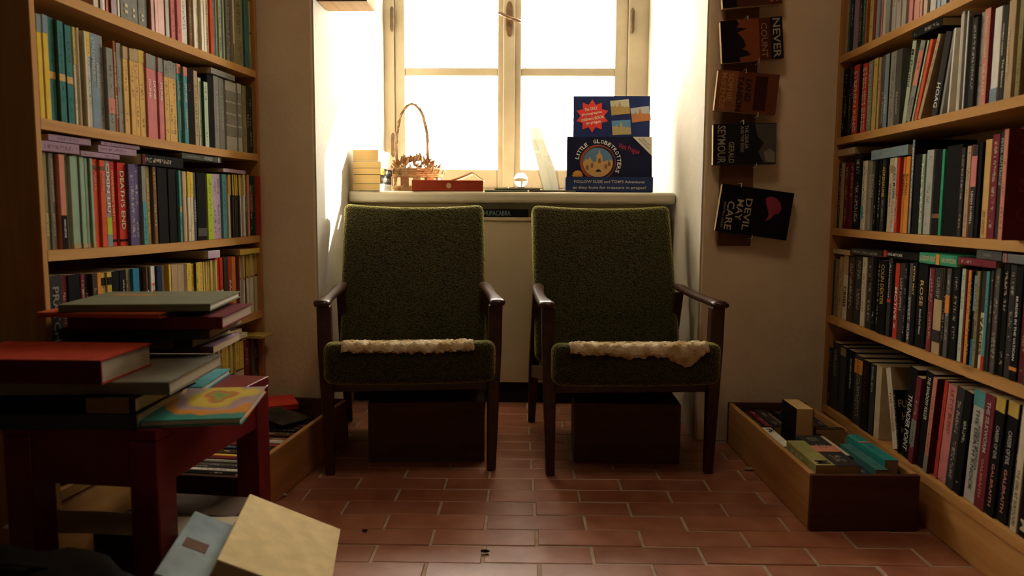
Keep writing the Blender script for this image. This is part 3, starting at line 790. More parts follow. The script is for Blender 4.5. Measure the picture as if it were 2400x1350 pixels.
row('L', 3, """
117 150 ch t=PRATCHETT/gy/.12/.98/.45; 150.5 164 mr; 164.5 192 bk q=1; 192.5 202 bu; 202.5 215 bk; 215.5 229 db; 229.5 239 or q=1; 240 250.3 mu n=.06/.15/bk; 250.8 262.5 mu n=.06/.15/bk
263 279 bk q=1; 279.3 296 bk t=alastair_reynolds/lg/.12/.8/.28; 296.5 310.6 ol n=.6/.8/rd; 311 325.6 bl n=.82/.9/lg; 326 334 br; 334.5 343 bk t=CONTACT/cr/.3/1/.4; 343.4 346.6 br q=1; 347 358 bk t=CONTACT/cr/.3/1/.35; 358.7 368.7 wh t=HEY_OL/rd/.22/.9/.5
370 382 nv; 382.5 391 br q=1; 396 401 ye n=.5/.56/br n=.56/1/tn; 402.6 417 tn q=1; 417.4 432.7 tn q=1; 437.6 447.4 wh n=0/.52/ye n=.52/.56/br
453 459 ch n=0/.5/ye n=.5/.58/te; 459.4 464.5 ch n=0/.5/ye n=.5/.58/te; 465 469.6 ch n=0/.5/ye n=.5/.58/te; 470 476.2 ch n=0/.5/ye n=.5/.58/te
476.7 480.4 wh n=0/.51/ye n=.51/.55/ru; 480.7 484.2 wh n=0/.51/ye n=.51/.55/ru; 484.5 488 wh n=0/.51/ye n=.51/.55/gy; 488.3 492 wh n=0/.51/ye n=.51/.55/gy; 492.3 496 wh n=0/.51/ye n=.51/.55/ru; 496.3 499.7 wh n=0/.51/ye n=.51/.55/te; 500 503.4 wh n=0/.51/ye n=.51/.55/te; 503.7 507.2 wh n=0/.51/ye n=.51/.55/te
507.7 515 rd n=.5/.53/wh n=.62/1/wh; 515.4 522.4 rd n=.5/.53/wh n=.62/1/wh; 524 530.5 db; 531 536 bk; 537 546 rd t=FALL/wh/.38/.68/.5; 547 551.7 or; 552 558 or; 559 562 bu
563 568 wh n=0/.36/ye n=.36/.4/ru; 569 572.4 wh n=0/.36/ye n=.36/.4/ru; 573 578.6 db; 579.4 583 wh n=0/.36/ye n=.36/.39/ru; 583.3 587 wh n=0/.36/ye n=.36/.39/ru; 587.3 591 wh n=0/.36/ye n=.36/.39/or; 591.3 594.6 wh n=0/.36/ye n=.36/.39/ol; 595 598.6 wh n=0/.36/ye n=.36/.39/ol
600 606 cr n=0/.36/mu n=.36/.39/bk; 607 611.6 tn n=0/.36/mu n=.36/.39/bk; 612 616.6 tn n=0/.36/mu n=.36/.39/bk; 617 621 tn n=0/.36/mu n=.36/.39/bk
""", tops=[(108, 648), (230, 640), (262, 636), (311, 630), (357, 625), (396, 620), (438, 618), (453, 617), (505, 609), (508, 604), (536, 601.5), (557, 601), (577, 598), (598, 594), (618, 590)], shift=(117, 10, 610, 2.5),
    lying=["483 511 li w=21 d=140 o=8", "561 607 ye w=16 d=120 o=4"])
row('L', 4, """
138 150 nv; 150.5 162 nv n=.8/.86/lg; 162.5 175 dt n=.82/.88/lg; 175.5 188 ch; 188.5 205 sb n=.84/.9/lg; 205.5 225 ch; 226 246 br
419 445 mu n=0/.3/ye; 447 471.5 bk t=AFTER/wh/.2/.95/.4; 472 477.5 mr; 478 486.5 nv n=.08/.3/bl n=.35/.6/rd; 487 496 nv n=.08/.3/bl n=.35/.6/rd; 497 502 ye; 502.5 514 br q=1; 515.5 522 ye
523 531 cr n=0/.56/ye n=.56/.6/br; 532 538 cr n=0/.54/ye n=.54/.58/nv; 539 544.6 cr n=0/.52/ye n=.52/.56/br; 545 550.4 cr n=0/.52/ye n=.52/.56/br; 551 560 cr n=0/.5/ye n=.5/.54/br; 561 570 cr n=0/.5/ye n=.5/.53/br; 571 575.4 mu
576 590 bu; 591 600 db; 600.5 612 db n=.44/.47/bk; 612.5 622 db n=.42/.45/bk
""", tops=[(150, 985), (300, 905), (420, 846), (447, 832), (480, 822), (497, 816), (515, 813), (560, 799), (622, 784)], shift=(450, 8, 620, 0.5),
    lying=["503 577 cr w=15 n=0/.4/ye o=6", "496 566 cr w=14 t=H.G._WELLS/br/.5/.8/.4 n=0/.42/ye o=3", "586 622 mu w=8 d=150 o=42"])

row('R', 0, """
1946 1957 db; 1957.5 1965 db; 1965.5 1971 bk; 1973 1979 db; 1979.3 1984 tn; 1984.3 1988 gn; 1988.5 1996 nv; 1996.7 2005.5 mv q=1; 2006.5 2013 ch; 2014 2018 ch; 2018.5 2024 gn; 2025 2028 ru q=1
2028.5 2037 mu; 2038 2044 mr; 2045 2051 sc; 2051.3 2058 sb; 2058.4 2061 pk; 2062 2069.6 cr; 2070.6 2076 sb; 2077 2084 gy
2084.7 2094.6 lg t=NATALE/ru/.4/.68/.4; 2095.6 2106 lg t=NATALE/ru/.4/.66/.4; 2107 2117 lg t=NATALE/ru/.38/.62/.4; 2121.7 2128 pk; 2129.5 2134.7 pk; 2138 2144.6 sa; 2145 2152 sa; 2154 2160 sa; 2163 2172 tn; 2173 2187 lg
2193 2201 sb; 2201.6 2209 gy; 2210 2217 sb; 2218 2226 pk; 2227 2240 ch
""", hdef=0.200)
row('R', 1, """
1941 1949 bk; 1949.5 1958 ch; 1959.6 1965 br; 1967 1973 bk; 1973.5 1979.5 bk; 1980 1986 ch; 1986.4 1992 bk; 1993 2005 rd t=STEPHEN_KING/cr/.08/.95/.55; 2005.3 2010.5 bk q=1; 2011.5 2017.5 rd t=STEPHEN_KING/cr/.06/.95/.6; 2017.8 2023.7 rd t=STEPHEN_KING/cr/.06/.95/.6
2024.4 2034.6 gy t=STEPHEN_KING/lg/.04/.95/.5; 2035 2037.6 bk q=1; 2038 2047.6 mu k=ol; 2048.5 2054 tn; 2055 2063 dg t=S._J._BOLTON/lg/.5/.92/.5; 2063.3 2072.6 sb t=LE_CARRE/wh/.55/.8/.35; 2073 2075 bk q=1; 2076 2090 gy; 2091 2105 dg t=THE_RUNAWAY/lg/.55/.85/.3
2108 2117 pg g=9.6 y=100 t=McDermid/ch/.1/.55/.55; 2120 2131 gy g=17 y=100 k=ch n=.12/.55/sa; 2133 2137 pg g=17.6 y=98; 2139 2146 sc g=17.8 y=98; 2148.5 2156 tn g=22 y=84
2174 2188 ch g=14 h=190 t=HOAG/wh/.6/.9/.6; 2195 2201 gy g=12 h=190 q=1; 2219 2223.5 wh g=3 h=185 q=1; 2234 2238 cr y=32 q=1; 2240 2246 lg y=28 q=1; 2248 2252 wh y=26 q=1
2254 2266 bk q=1; 2267 2279 ch y=42; 2279.5 2290 gy y=27; 2292 2296 sb y=26; 2296.5 2310 sa k=bu y=20 t=RICHARD_OSMAN/cr/.08/.5/.4 t=THE_BULLET/cr/.56/.9/.4; 2317 2334 wh n=.85/1/sb y=16 q=1
2335 2347 ch t=THOMAS_HARRIS/cr/.18/.52/.32/-.2 t=The_Silence/cr/.56/.86/.4/.15 y=12; 2348 2365 tn y=0 t=PAULA_HAWKINS/cr/.28/.72/.32/-.2; 2377 2388 ol y=-4; 2394 2406 sc y=-8
""", tops=[(1952, 174), (1974, 167), (2004, 154), (2034, 147), (2058, 136), (2087, 124), (2117, 113), (2150, 100), (2300, 26), (2400, -10)],
    lying=["2136 2206 bk w=20 d=120"])
row('R', 2, """
1925 1935 bk; 1935.5 1945 ch; 1945.5 1955 bk; 1955.5 1965 ch; 1965.5 1970.5 tn; 1972 1981 mr; 1981.5 1990 mr; 1991 2008 bk y=361; 2009 2018 lg n=.65/.85/te; 2019 2025 cr; 2026 2033 gy t=DECLAN/lg/.2/.52/.6; 2033.5 2040 dg t=DECLAN/lg/.2/.52/.6; 2043 2049 bk; 2049.5 2056 bk
2057 2067.4 ch t=ADRENALINE/ye/.1/.52/.55 t=JEFF_ABBOTT/gy/.56/.86/.4; 2068 2072 bk q=1; 2073 2083 cr t=WHITE_KNIFE/ch/.34/.66/.3 n=.1/.2/tn; 2083.3 2086.6 lg; 2087 2094 wh t=ANDY_McNAB/bk/.12/.55/.6 t=BRUTE_FORCE/rd/.58/.94/.45; 2095 2101 rd t=DEFECTORS/cr/.52/.86/.6; 2101.3 2109 or t=Sicilian/bk/.22/.5/.5; 2109.4 2114 ru q=1; 2115 2125 or t=Sicilian/bk/.22/.5/.4
2126 2130.8 sb t=JOHN_le_CARRE/wh/.08/.72/.8 y=328 k=bk; 2131.5 2149.5 bk q=1; 2150 2157.6 sg t=FALL_&_PEARS/wh/.12/.86/.6 y=361; 2158 2174 sv y=352; 2175 2195 bk n=.75/.8/br q=1; 2195.6 2202 eg q=1; 2202.6 2238.5 bk q=1 y=341
2239.5 2248 ch; 2249 2259 tn; 2260 2266 sc; 2267 2280 ch t=LEIGH_RUSSELL/wh/.5/.86/.35 n=.12/.45/pk; 2281 2289 bk q=1; 2290 2305 go t=ASA_LARSSON/br/.72/.96/.36; 2306 2322.5 bu; 2323.5 2335 ch t=PETER_GUTTRIDGE/sg/.06/.5/.5 y=309; 2337 2347 sa k=mr y=303 o=45 d=140 f=SM/bu/.16/.055/.06/.028 f=SM/bu/.5/.055/.06/.028 f=C/bu/.76/.035/.026/.028
2366 2392 bu
""", tops=[(1932, 385), (1975, 381), (2014, 378), (2036, 377), (2067, 374.5), (2097, 370), (2132, 367), (2163, 360), (2206, 350), (2262, 345), (2285, 340), (2303, 333), (2318, 328), (2343, 310), (2400, 298)],
    lying=["1950 2001 tn w=20 d=120", "2040 2126 sb w=26 d=120"])
row('R', 3, """
1909 1919 mr; 1920 1933 bk; 1934 1948 ch; 1949 1959 ol; 1960 1967.5 tn; 1968 1978.6 cr t=CRISIS/bk/.48/.8/.6 n=0/.3/tn; 1979 1993 db; 1993.5 2010 ch; 2011.7 2021.7 cr; 2023 2035 ch; 2036 2044 bk; 2045 2053 bk; 2054 2072 bk t=COLIN_DEXTER/mu/.06/.6/.42; 2074 2082.6 ch t=Aliceland/lg/.06/.5/.4 n=.52/.56/rd
2084 2093.6 rd t=MOTIVE_X/wh/.32/.88/.6; 2095.5 2110 ch t=LAST_SUPPERS/lg/.2/.62/.32/-.15; 2110.4 2116.6 bk; 2117 2127 dg t=SWEET_GUM/lg/.42/.95/.5; 2129 2139 bk t=PETER_MAY/mu/.05/.4/.4 y=614; 2139.4 2161 bk t=ROSE/go/.2/.5/.36 t=Beneath_Dark_Waters/wh/.54/.84/.2 y=619
2162 2169 or t=R.J._ELLORY/br/.04/.5/.6 k=mr n=0/.4/cr; 2170 2180 bu; 2181.6 2200 tn t=GRIEF/gy/.1/.35/.4 n=0/.36/ch n=.72/.86/ch; 2201 2207 bk; 2208 2218 dg n=.3/.5/or; 2219 2234.5 bk; 2235.7 2244.5 pg k=bk; 2245.4 2249 bu q=1; 2249.6 2257 or; 2258 2262.4 bk; 2263 2272 ch n=.72/1/bl n=.05/.42/sb; 2273.5 2281 ol
2282 2292 cr t=VACISS/bk/.46/.86/.6 n=0/.42/ch; 2293.7 2301 te n=.86/1/rd; 2302 2308 ch; 2309 2317 db; 2318 2327 dg; 2328 2341.5 bk; 2343 2357 ch; 2358 2375.5 bk t=MURDER_IN_THE_VATICAN/wh/.26/.82/.3 n=.88/.91/or; 2377 2392 mr; 2393 2410 bk
""", tops=[(1921, 594), (1958, 610), (1977, 598.5), (2004, 600.5), (2054, 603), (2079, 611), (2086, 604), (2102, 616), (2127, 616), (2160, 621.6), (2180, 628), (2233, 629), (2258, 628), (2276, 635), (2321, 637), (2342, 628), (2357, 617), (2392, 624), (2440, 640)],
    lying=["1936 1990 tn w=14 d=120", "1991 2061 ch w=17", "2063 2150 bk w=18 t=DEVIL_MAY_CARE/wh/.2/.6/.4 n=.08/.16/rd", "2152 2240 eg t=GORDON_KENT/cr/.04/.46/.5 t=FORCE_PROTECTION/cr/.62/.98/.4 n=.47/.56/or w=25", "2242 2330 bu w=15", "2284 2342 dg w=20 t=CHRISTIAN/gy/.3/.6/.3", "2345 2420 ch w=18 n=.1/.14/rd"])
row('R', 4, """
1905 1917 bk; 1917.5 1930 bk; 1930.5 1942 ch; 1943 1958 ch t=TURBULENCE/gy/.1/.5/.4; 1959 1971 ch n=.03/.14/ol; 1973 1993 bk t=RICHARD_DOETSCH/lg/.12/.55/.2; 1994 2012 ch n=.06/.26/or; 2013 2029 bk t=DALE_BROWN/mr/.08/.6/.3; 2031 2042 ch t=DANIEL_SILVA/lg/.04/.4/.36
2043 2055 cr q=1
2086 2098 wh g=-18 y=868 k=tn t=THE_WINNER/sa/.3/.8/.5; 2099 2104 bk g=-16 h=160 f=FUR/go/.22/.024/.036/.02 f=HO/go/.42/.026/.024/.02 f=MUR/ol/.64/.024/.03/.014
2106 2124 bk g=6 y=858 t=THUNDER_POINT/wh/.3/.92/.5; 2127 2138 bu g=6 y=878 n=.5/.8/gy; 2139 2158 bk g=6 y=868 t=THE_SHADOW_KILLER/wh/.05/.5/.34; 2161 2170 sa g=6 k=mr y=880 n=.82/1/gy; 2180 2188 rd g=6 y=886 k=mr; 2189 2211 pk g=6 y=898 k=db t=LET_IT_BLEED/br/.05/.5/.3
2213 2231 ch g=6 y=902; 2232.5 2249 bk g=6 y=912 ; 2254 2279 lg g=4 t=THE_DEATH_KNOCK/ch/.16/.9/.3 t=ROBERT_BRYNDZA/ch/.3/.7/.22/.28 y=914 n=0/.14/te; 2281 2304 bu g=4 t=THE_SILKWORM/lg/.06/.5/.34 t=GALBRAITH/sa/.56/.9/.24 y=922
2306 2326.5 bk g=4 t=CAREER_OF_EVIL/lg/.24/.52/.36 t=GALBRAITH/sa/.56/.92/.3 n=0/.12/mu y=928; 2328 2352 bk g=4 t=CAREER_OF_EVIL/lg/.24/.52/.36 t=GALBRAITH/sa/.56/.92/.3 n=0/.12/mu y=938; 2355 2362 ch g=4 y=945; 2364.5 2380 cr g=3.2 t=THE_GIRL_AT_SUKOLNIKI/ch/.5/.95/.5 y=950; 2383 2410 bk g=2.4 t=M/cr/.86/.95/.6 y=958
""", tops=[(1900, 770), (1945, 815), (1958, 800), (1993, 820), (2042, 852), (2160, 890), (2440, 990)])

# ------------------------------------------------------------------ armchairs
def fabric_mat():
    m, nt, b = mat_new("olive_knit")
    tc = N(nt, 'ShaderNodeTexCoord')
    vo = N(nt, 'ShaderNodeTexVoronoi'); vo.inputs['Scale'].default_value = 190
    nt.links.new(tc.outputs['Object'], vo.inputs['Vector'])
    no = N(nt, 'ShaderNodeTexNoise'); no.inputs['Scale'].default_value = 6; nt.links.new(tc.outputs['Object'], no.inputs['Vector'])
    r = ramp(nt, [(0.0, (0.062, 0.057, 0.022)), (0.45, (0.034, 0.030, 0.013)), (0.8, (0.013, 0.012, 0.007))])
    nt.links.new(vo.outputs['Distance'], r.inputs[0])
    mr = N(nt, 'ShaderNodeMapRange'); mr.inputs['To Min'].default_value = 0.75; mr.inputs['To Max'].default_value = 1.2
    nt.links.new(no.outputs['Fac'], mr.inputs['Value'])
    hv = N(nt, 'ShaderNodeHueSaturation'); nt.links.new(mr.outputs[0], hv.inputs['Value']); nt.links.new(r.outputs[0], hv.inputs['Color'])
    nt.links.new(hv.outputs[0], b.inputs['Base Color'])
    b.inputs['Roughness'].default_value = 0.95; b.inputs['Specular IOR Level'].default_value = 0.1
    b.inputs['Sheen Weight'].default_value = 1.0; b.inputs['Sheen Roughness'].default_value = 0.45; b.inputs['Sheen Tint'].default_value = (0.80, 0.74, 0.24, 1)
    bp = N(nt, 'ShaderNodeBump'); bp.inputs['Strength'].default_value = 0.9; bp.inputs['Distance'].default_value = 0.003; bp.invert = True
    nt.links.new(vo.outputs['Distance'], bp.inputs['Height']); nt.links.new(bp.outputs[0], b.inputs['Normal'])
    return m
M_FABRIC = fabric_mat()
M_CHAIRWOOD = wood("stained_beech", (0.035, 0.012, 0.007), (0.065, 0.022, 0.011), (0.03, 0.01, 0.006), axis=1, rough=0.32, spec=0.4)
M_FOAM = noisy("torn_foam", (0.42, 0.29, 0.13), (0.72, 0.60, 0.42), 30, 0.95, 6, bump=1.0, bscale=160, spec=0.05)

def armchair(cx, cy, rot, label, tear, seed):
    rnd = random.Random(seed)
    o = empty("armchair", (cx, cy, 0), rot)
    tag(o, label, "armchair", "olive armchairs before the window")
    # seat: cushion between the legs with a thick front roll before them
    ZS = 0.384
    MS = Matrix.Translation((0, 0.215, ZS - 0.108)) @ Matrix.Rotation(math.radians(-11.0), 4, 'X')
    sm = slab("seat_cushion", (0.216, 0.255, 0.055), M_FABRIC, o, MS, 0.03, 4, 6,
              lambda v: Vector((v.x, v.y, v.z + (0.006 * (1 - (v.x / 0.216) ** 2) if v.z > 0 else 0))))
    def roll(v):
        k = (abs(v.x) / 0.232) ** 4
        return Vector((v.x, v.y + 0.010 * k, v.z - (0.007 * (1 - (v.x / 0.232) ** 2) - 0.004 if v.z > 0 else 0) - 0.004 * k * (1 if v.z > 0 else -1)))
    fr_ = slab("front_roll", (0.232, 0.032, 0.058), M_FABRIC, sm, Matrix.Identity(4), 0.024, 5, 10, roll)
    fr_.matrix_local = MS.inverted() @ Matrix.Translation((0, -0.058, ZS - 0.058))
    # torn strip of foam along the front edge
    x0, x1, drop = tear
    NU, NV = 64, 12; V = []; F = []
    import math as _m
    ph = rnd.uniform(0, 9)
    for i in range(NU + 1):
        t = i / NU; x = x0 + (x1 - x0) * t
        end = min(1.0, min(t, 1 - t) * 9)
        nz = 0.5 * _m.sin(9 * t + ph) + 0.3 * _m.sin(23 * t + ph * 2) + 0.25 * _m.sin(51 * t + ph * 3) + rnd.uniform(-0.2, 0.2)
        back = 0.016 + 0.006 * nz
        dr = drop(t) * end + 0.0035 * nz * end
        sagz = -0.007 * (1 - (x / 0.232) ** 2) + 0.004
        prof = []
        for j in range(NV + 1):
            s = j / NV
            if s < 0.45: y = -0.058 + back * end - (back * end + 0.008) * (s / 0.45); z = ZS + 0.002
            elif s < 0.7:
                a = (s - 0.45) / 0.25 * _m.pi / 2
                y = -0.066 - 0.024 * _m.sin(a); z = ZS + 0.002 - 0.020 * (1 - _m.cos(a))
            else: y = -0.0905; z = ZS - 0.020 - max(dr, 0.0) * (s - 0.7) / 0.3
            bump_ = 0.0022 * _m.sin(60 * t + 9 * s + ph) + 0.0018 * _m.sin(131 * t - 14 * s) + rnd.uniform(-0.0006, 0.0006)
            k = 1.0 if 0 < j < NV and 0 < i < NU else -0.6
            prof.append((x + rnd.uniform(-0.001, 0.001), y - 0.0025 * k - abs(bump_) * 0.6, z + sagz + 0.0025 * k + bump_))
        V += prof
    w_ = NV + 1
    for i in range(NU):
        for j in range(NV):
            F.append((i * w_ + j, (i + 1) * w_ + j, (i + 1) * w_ + j + 1, i * w_ + j + 1))
    fo = from_data("torn_foam", V, F, M_FOAM, sm, smooth=True)
    fo.matrix_local = MS.inverted()
    fo["label"] = "pale torn foam showing through the seat front"
    # back cushion, leaning, slightly dished at the top edge
    def bshape(v):
        q = v.copy()
        q.z -= 0.010 * (1 - (v.x / 0.238) ** 2) * max(v.z / 0.268, 0)
        q.y += 0.010 * (1 - (v.x / 0.238) ** 2) * (1 if v.y > 0 else 0.6)
        return q
    Mb = Matrix.Translation((0, 0.458, 0.504)) @ Matrix.Rotation(math.radians(-21.5), 4, 'X')
    bc = slab("back_cushion", (0.238, 0.036, 0.268), M_FABRIC, o, Mb, 0.024, 5, 8, bshape)
    # frame
    for sx in (-1, 1):
        leg = MB()
        leg.loft([[(sx * (0.226 + dx), dy, z) for dx, dy in ((-r, -r), (r, -r), (r, r), (-r, r))] for z, r in ((0, 0.0125), (0.2, 0.0165), (0.36, 0.0195), (0.478, 0.019))])
        l = leg.build("front_leg", M_CHAIRWOOD, o, bevel=0.005, seg=2)
        for v in l.data.vertices: v.co.x += sx * 0.010 * v.co.z / 0.48
        # armrest: a flattened, gently curved paddle
        arm = MB(); secs = []
        for i in range(13):
            t = i / 12
            y = -0.035 + 0.43 * t
            x = sx * (0.240 + 0.004 * math.sin(t * math.pi) - 0.012 * t ** 2)
            z = 0.488 - 0.004 * (1 - t) ** 6 + 0.010 * t - 0.010 * math.sin(math.pi * t)
            hw = 0.026 - 0.007 * math.sin(math.pi * min(t * 1.15, 1)) - 0.006 * t
            ht = 0.0105 - 0.002 * t
            if i == 0: hw *= 0.72; ht *= 0.7
            if i == 12: hw *= 0.6; ht *= 0.7
            secs.append([(x + hw * math.cos(a) * (abs(math.cos(a)) ** -0.35 if abs(math.cos(a)) > 0.05 else 1), y, z + ht * math.copysign(abs(math.sin(a)) ** 0.7, math.sin(a))) for a in [2 * math.pi * k / 14 for k in range(14)]])
        arm.loft(secs).build("armrest", M_CHAIRWOOD, o, smooth=True)
        rl = MB()
        rl.loft([[(sx * (0.232) + dx * r, y + dy * r, z) for dx, dy in ((-1, -1), (1, -1), (1, 1), (-1, 1))] for y, z, r in ((0.545, 0.0, 0.012), (0.470, 0.22, 0.017), (0.372, 0.478, 0.015))])
        rl.build("rear_leg", M_CHAIRWOOD, o, bevel=0.004, seg=2)
        rail = MB().loft([[(sx * 0.231 + dx * 0.011, y, z + dz * 0.021) for dx, dz in ((-1, -1), (1, -1), (1, 1), (-1, 1))] for y, z in ((0.012, 0.285), (0.455, 0.200))])
        rail.build("side_rail", M_CHAIRWOOD, o, bevel=0.003, seg=2)
    box("front_rail", -0.215, 0.215, -0.004, 0.014, 0.235, 0.272, M_CHAIRWOOD, o, bevel=0.002)
    box("back_rail", -0.215, 0.215, 0.470, 0.486, 0.165, 0.200, M_CHAIRWOOD, o, bevel=0.002)
    return o
armchair(-0.281, 2.105, math.radians(6.0), "olive green armchair with a narrow torn strip across its seat front", (-0.182, 0.172, lambda t: 0.0005), 3)
armchair(0.336, 2.100, math.radians(3.5), "olive green armchair with torn seat cloth sagging over its front edge", (-0.186, 0.192, lambda t: 0.004 + 0.034 * math.exp(-((t - 0.84) / 0.11) ** 2) + 0.008 * math.exp(-((t - 0.42) / 0.12) ** 2)), 8)

# cartons under the chairs
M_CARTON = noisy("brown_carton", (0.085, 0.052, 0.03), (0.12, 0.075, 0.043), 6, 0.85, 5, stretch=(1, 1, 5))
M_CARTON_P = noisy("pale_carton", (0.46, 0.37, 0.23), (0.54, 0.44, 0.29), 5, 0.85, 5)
def carton(x0, x1, y0, y1, h, rz, label, mat, flap=0.05):
    o = empty("cardboard_box", ((x0 + x1) / 2, (y0 + y1) / 2, 0), rz)
    tag(o, label, "cardboard box", "cardboard boxes on the floor")
    a, b_ = (x1 - x0) / 2, (y1 - y0) / 2; t = 0.004
    m = MB(); m.box(-a, a, -b_, -b_ + t, 0.001, h); m.box(-a, a, b_ - t, b_, 0.001, h); m.box(-a, -a + t, -b_ + t, b_ - t, 0.001, h); m.box(a - t, a, -b_ + t, b_ - t, 0.001, h); m.box(-a + t, a - t, -b_ + t, b_ - t, 0.001, 0.006)
    m.build("box_walls", mat, o)
    box("flap", -a + 0.001, a - 0.001, -b_, -0.002, h + 0.0006, h + 0.004, mat, o)
    box("flap", -a + 0.001, a - 0.001, 0.002, b_, h + 0.0006, h + 0.004, mat, o)
    return o
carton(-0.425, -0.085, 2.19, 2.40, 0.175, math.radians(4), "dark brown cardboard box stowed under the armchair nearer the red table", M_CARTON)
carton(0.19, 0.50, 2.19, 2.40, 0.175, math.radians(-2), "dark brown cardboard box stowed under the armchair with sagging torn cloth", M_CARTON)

# ------------------------------------------------------------------ things on the sill
def flat(name, pts, M, col, parent, off=0.0):
    o = from_data(name, [M @ Vector((x, y, off)) for x, y in pts], [tuple(range(len(pts)))], M_INK, parent)
    o.color = (*rgb(col), 1)
    return o
SZ = 0.8095
# stack of yellowed paperbacks, page edges to the room, spines to the light
sx0 = -0.610
ybase = 2.868
zz = SZ + 0.001
for i, (w_, hgt, dd, col, rz, dx) in enumerate((
        (0.026, 0.165, 0.105, 'lg', 0.10, 0.0), (0.031, 0.165, 0.105, 'ch', 0.09, 0.002), (0.024, 0.165, 0.106, 'ch', 0.11, 0.001), (0.024, 0.160, 0.108, 'wh', 0.07, 0.0), (0.042, 0.150, 0.098, 'wh', 0.12, 0.001))):
    # lying, spine towards +x, head of pages towards the room
    Mx = Matrix.Translation((sx0 + dx + 0.004, ybase + 0.004 * i % 3, zz)) @ Matrix.Rotation(-rz, 4, 'Z')
    Ml = Mx @ frame_m((0, 0, 1), (-1, 0, 0), (0, -1, 0), (dd + 0.008, hgt + 0.002, 0))
    b_ = make_book("paperback_book", w_, hgt, dd, col, Ml, page=(0.46, 0.31, 0.12), printed=(i in (0, 1, 2)), bands=[(0.0, 0.3, 'ye')] if i == 2 else [])
    lab = ["bottom pale grey paperback of the stack at the sill's end", "thick dark paperback second from bottom of the sill stack", "dark and yellow paperback in the middle of the sill stack", "white paperback second from top of the sill stack", "short white paperback topping the stack on the sill"][i]
    tag(b_, lab, "book", "stacked paperbacks on the window sill")
    zz += w_ + 0.0008

# wicker basket with loop handle and dried flowers
M_WICKER = noisy("wicker", (0.20, 0.115, 0.05), (0.36, 0.23, 0.11), 60, 0.7, 4, bump=0.4, bscale=200)
M_WICKDK = noisy("wicker_dark", (0.15, 0.06, 0.03), (0.22, 0.095, 0.045), 50, 0.6, 4)
M_STRAW = noisy("dried_petals", (0.20, 0.105, 0.045), (0.32, 0.19, 0.09), 25, 0.8, 4)
bx, by = -0.384, 3.088
bk = empty("wicker_basket", (bx, by, SZ))
tag(bk, "wicker basket with tall loop handle filled with dried flowers", "basket")
RX, RY = 0.101, 0.070
def ell(k, z, n=40, wob=0.0, ph=0.0): return [(RX * k * math.cos(2 * math.pi * i / n), RY * k * math.sin(2 * math.pi * i / n), z + wob * math.sin(i * math.pi + ph)) for i in range(n)]
for j, z in enumerate((0.004, 0.010, 0.016, 0.022)):
    MB().tube(ell(0.93 + 0.01 * j, z, 40, 0.0012, j), 0.0036, 6, True).build("lower_weave", M_WICKER, bk, smooth=True)
for j, z in enumerate((0.064, 0.070, 0.077, 0.084, 0.091)):
    MB().tube(ell(1.0 + 0.02 * j, z, 40, 0.0014, j), 0.0040, 6, True).build("rim_weave", M_WICKER, bk, smooth=True)
for i in range(12):
    a = 2 * math.pi * i / 12 + 0.13
    ca, sa_ = math.cos(a), math.sin(a)
    Mp = frame_m((-sa_, ca, 0), (0, 0, 1), (ca, sa_, 0), (RX * 0.965 * ca, RY * 0.965 * sa_, 0.043))
    if i % 2 == 0:
        MB().box(-0.016, 0.016, -0.021, 0.021, -0.002, 0.002, Mp).build("splint_panel", M_WICKDK, bk, bevel=0.003)
    else:
        m = MB()
        for q in range(5):
            m.tube([Mp @ Vector((-0.018 + 0.003 * q, -0.020, 0.001)), Mp @ Vector((0.006 - 0.004 * q, 0.0, 0.002)), Mp @ Vector((0.012 - 0.005 * q, 0.020, 0.001))], 0.0022, 5)
        m.build("twist_panel", M_WICKER, bk, smooth=True)
lash = MB()
for i in range(20):
    a = 2 * math.pi * i / 20; b2 = a + 0.12
    lash.tube([(RX * 1.09 * math.cos(a), RY * 1.09 * math.sin(a), 0.070), (RX * 1.12 * math.cos((a + b2) / 2), RY * 1.12 * math.sin((a + b2) / 2), 0.086), (RX * 1.08 * math.cos(b2), RY * 1.08 * math.sin(b2), 0.098)], 0.0024, 5)
lash.build("rim_lashing", M_WICKER, bk, smooth=True)
MB().loft([ell(0.9, 0.001), ell(0.9, 0.006)]).build("basket_base", M_WICKER, bk)
hpts = []
for i in range(25):
    t = i / 24; a = math.pi * t
    hpts.append((-0.018 - 0.064 * math.cos(a), 0.0, 0.085 + 0.262 * math.sin(a) ** 0.62))
for k in range(3):
    MB().tube([(p[0] + 0.0035 * math.cos(i * 0.5 + k * 2.1), p[1] + 0.005 * math.sin(i * 0.5 + k * 2.1), p[2]) for i, p in enumerate(hpts)], 0.0038, 6).build("handle_strand", M_WICKER, bk, smooth=True)
wrap = MB()
for i in range(1, 24, 2):
    p = Vector(hpts[i]); q = Vector(hpts[i + 1])
    wrap.tube([p + Vector((-0.008, -0.004, -0.004)), (p + q) / 2 + Vector((0, -0.010, 0.003)), q + Vector((0.008, -0.003, 0.004))], 0.0018, 5)
wrap.build("handle_wrap", M_WICKER, bk, smooth=True)
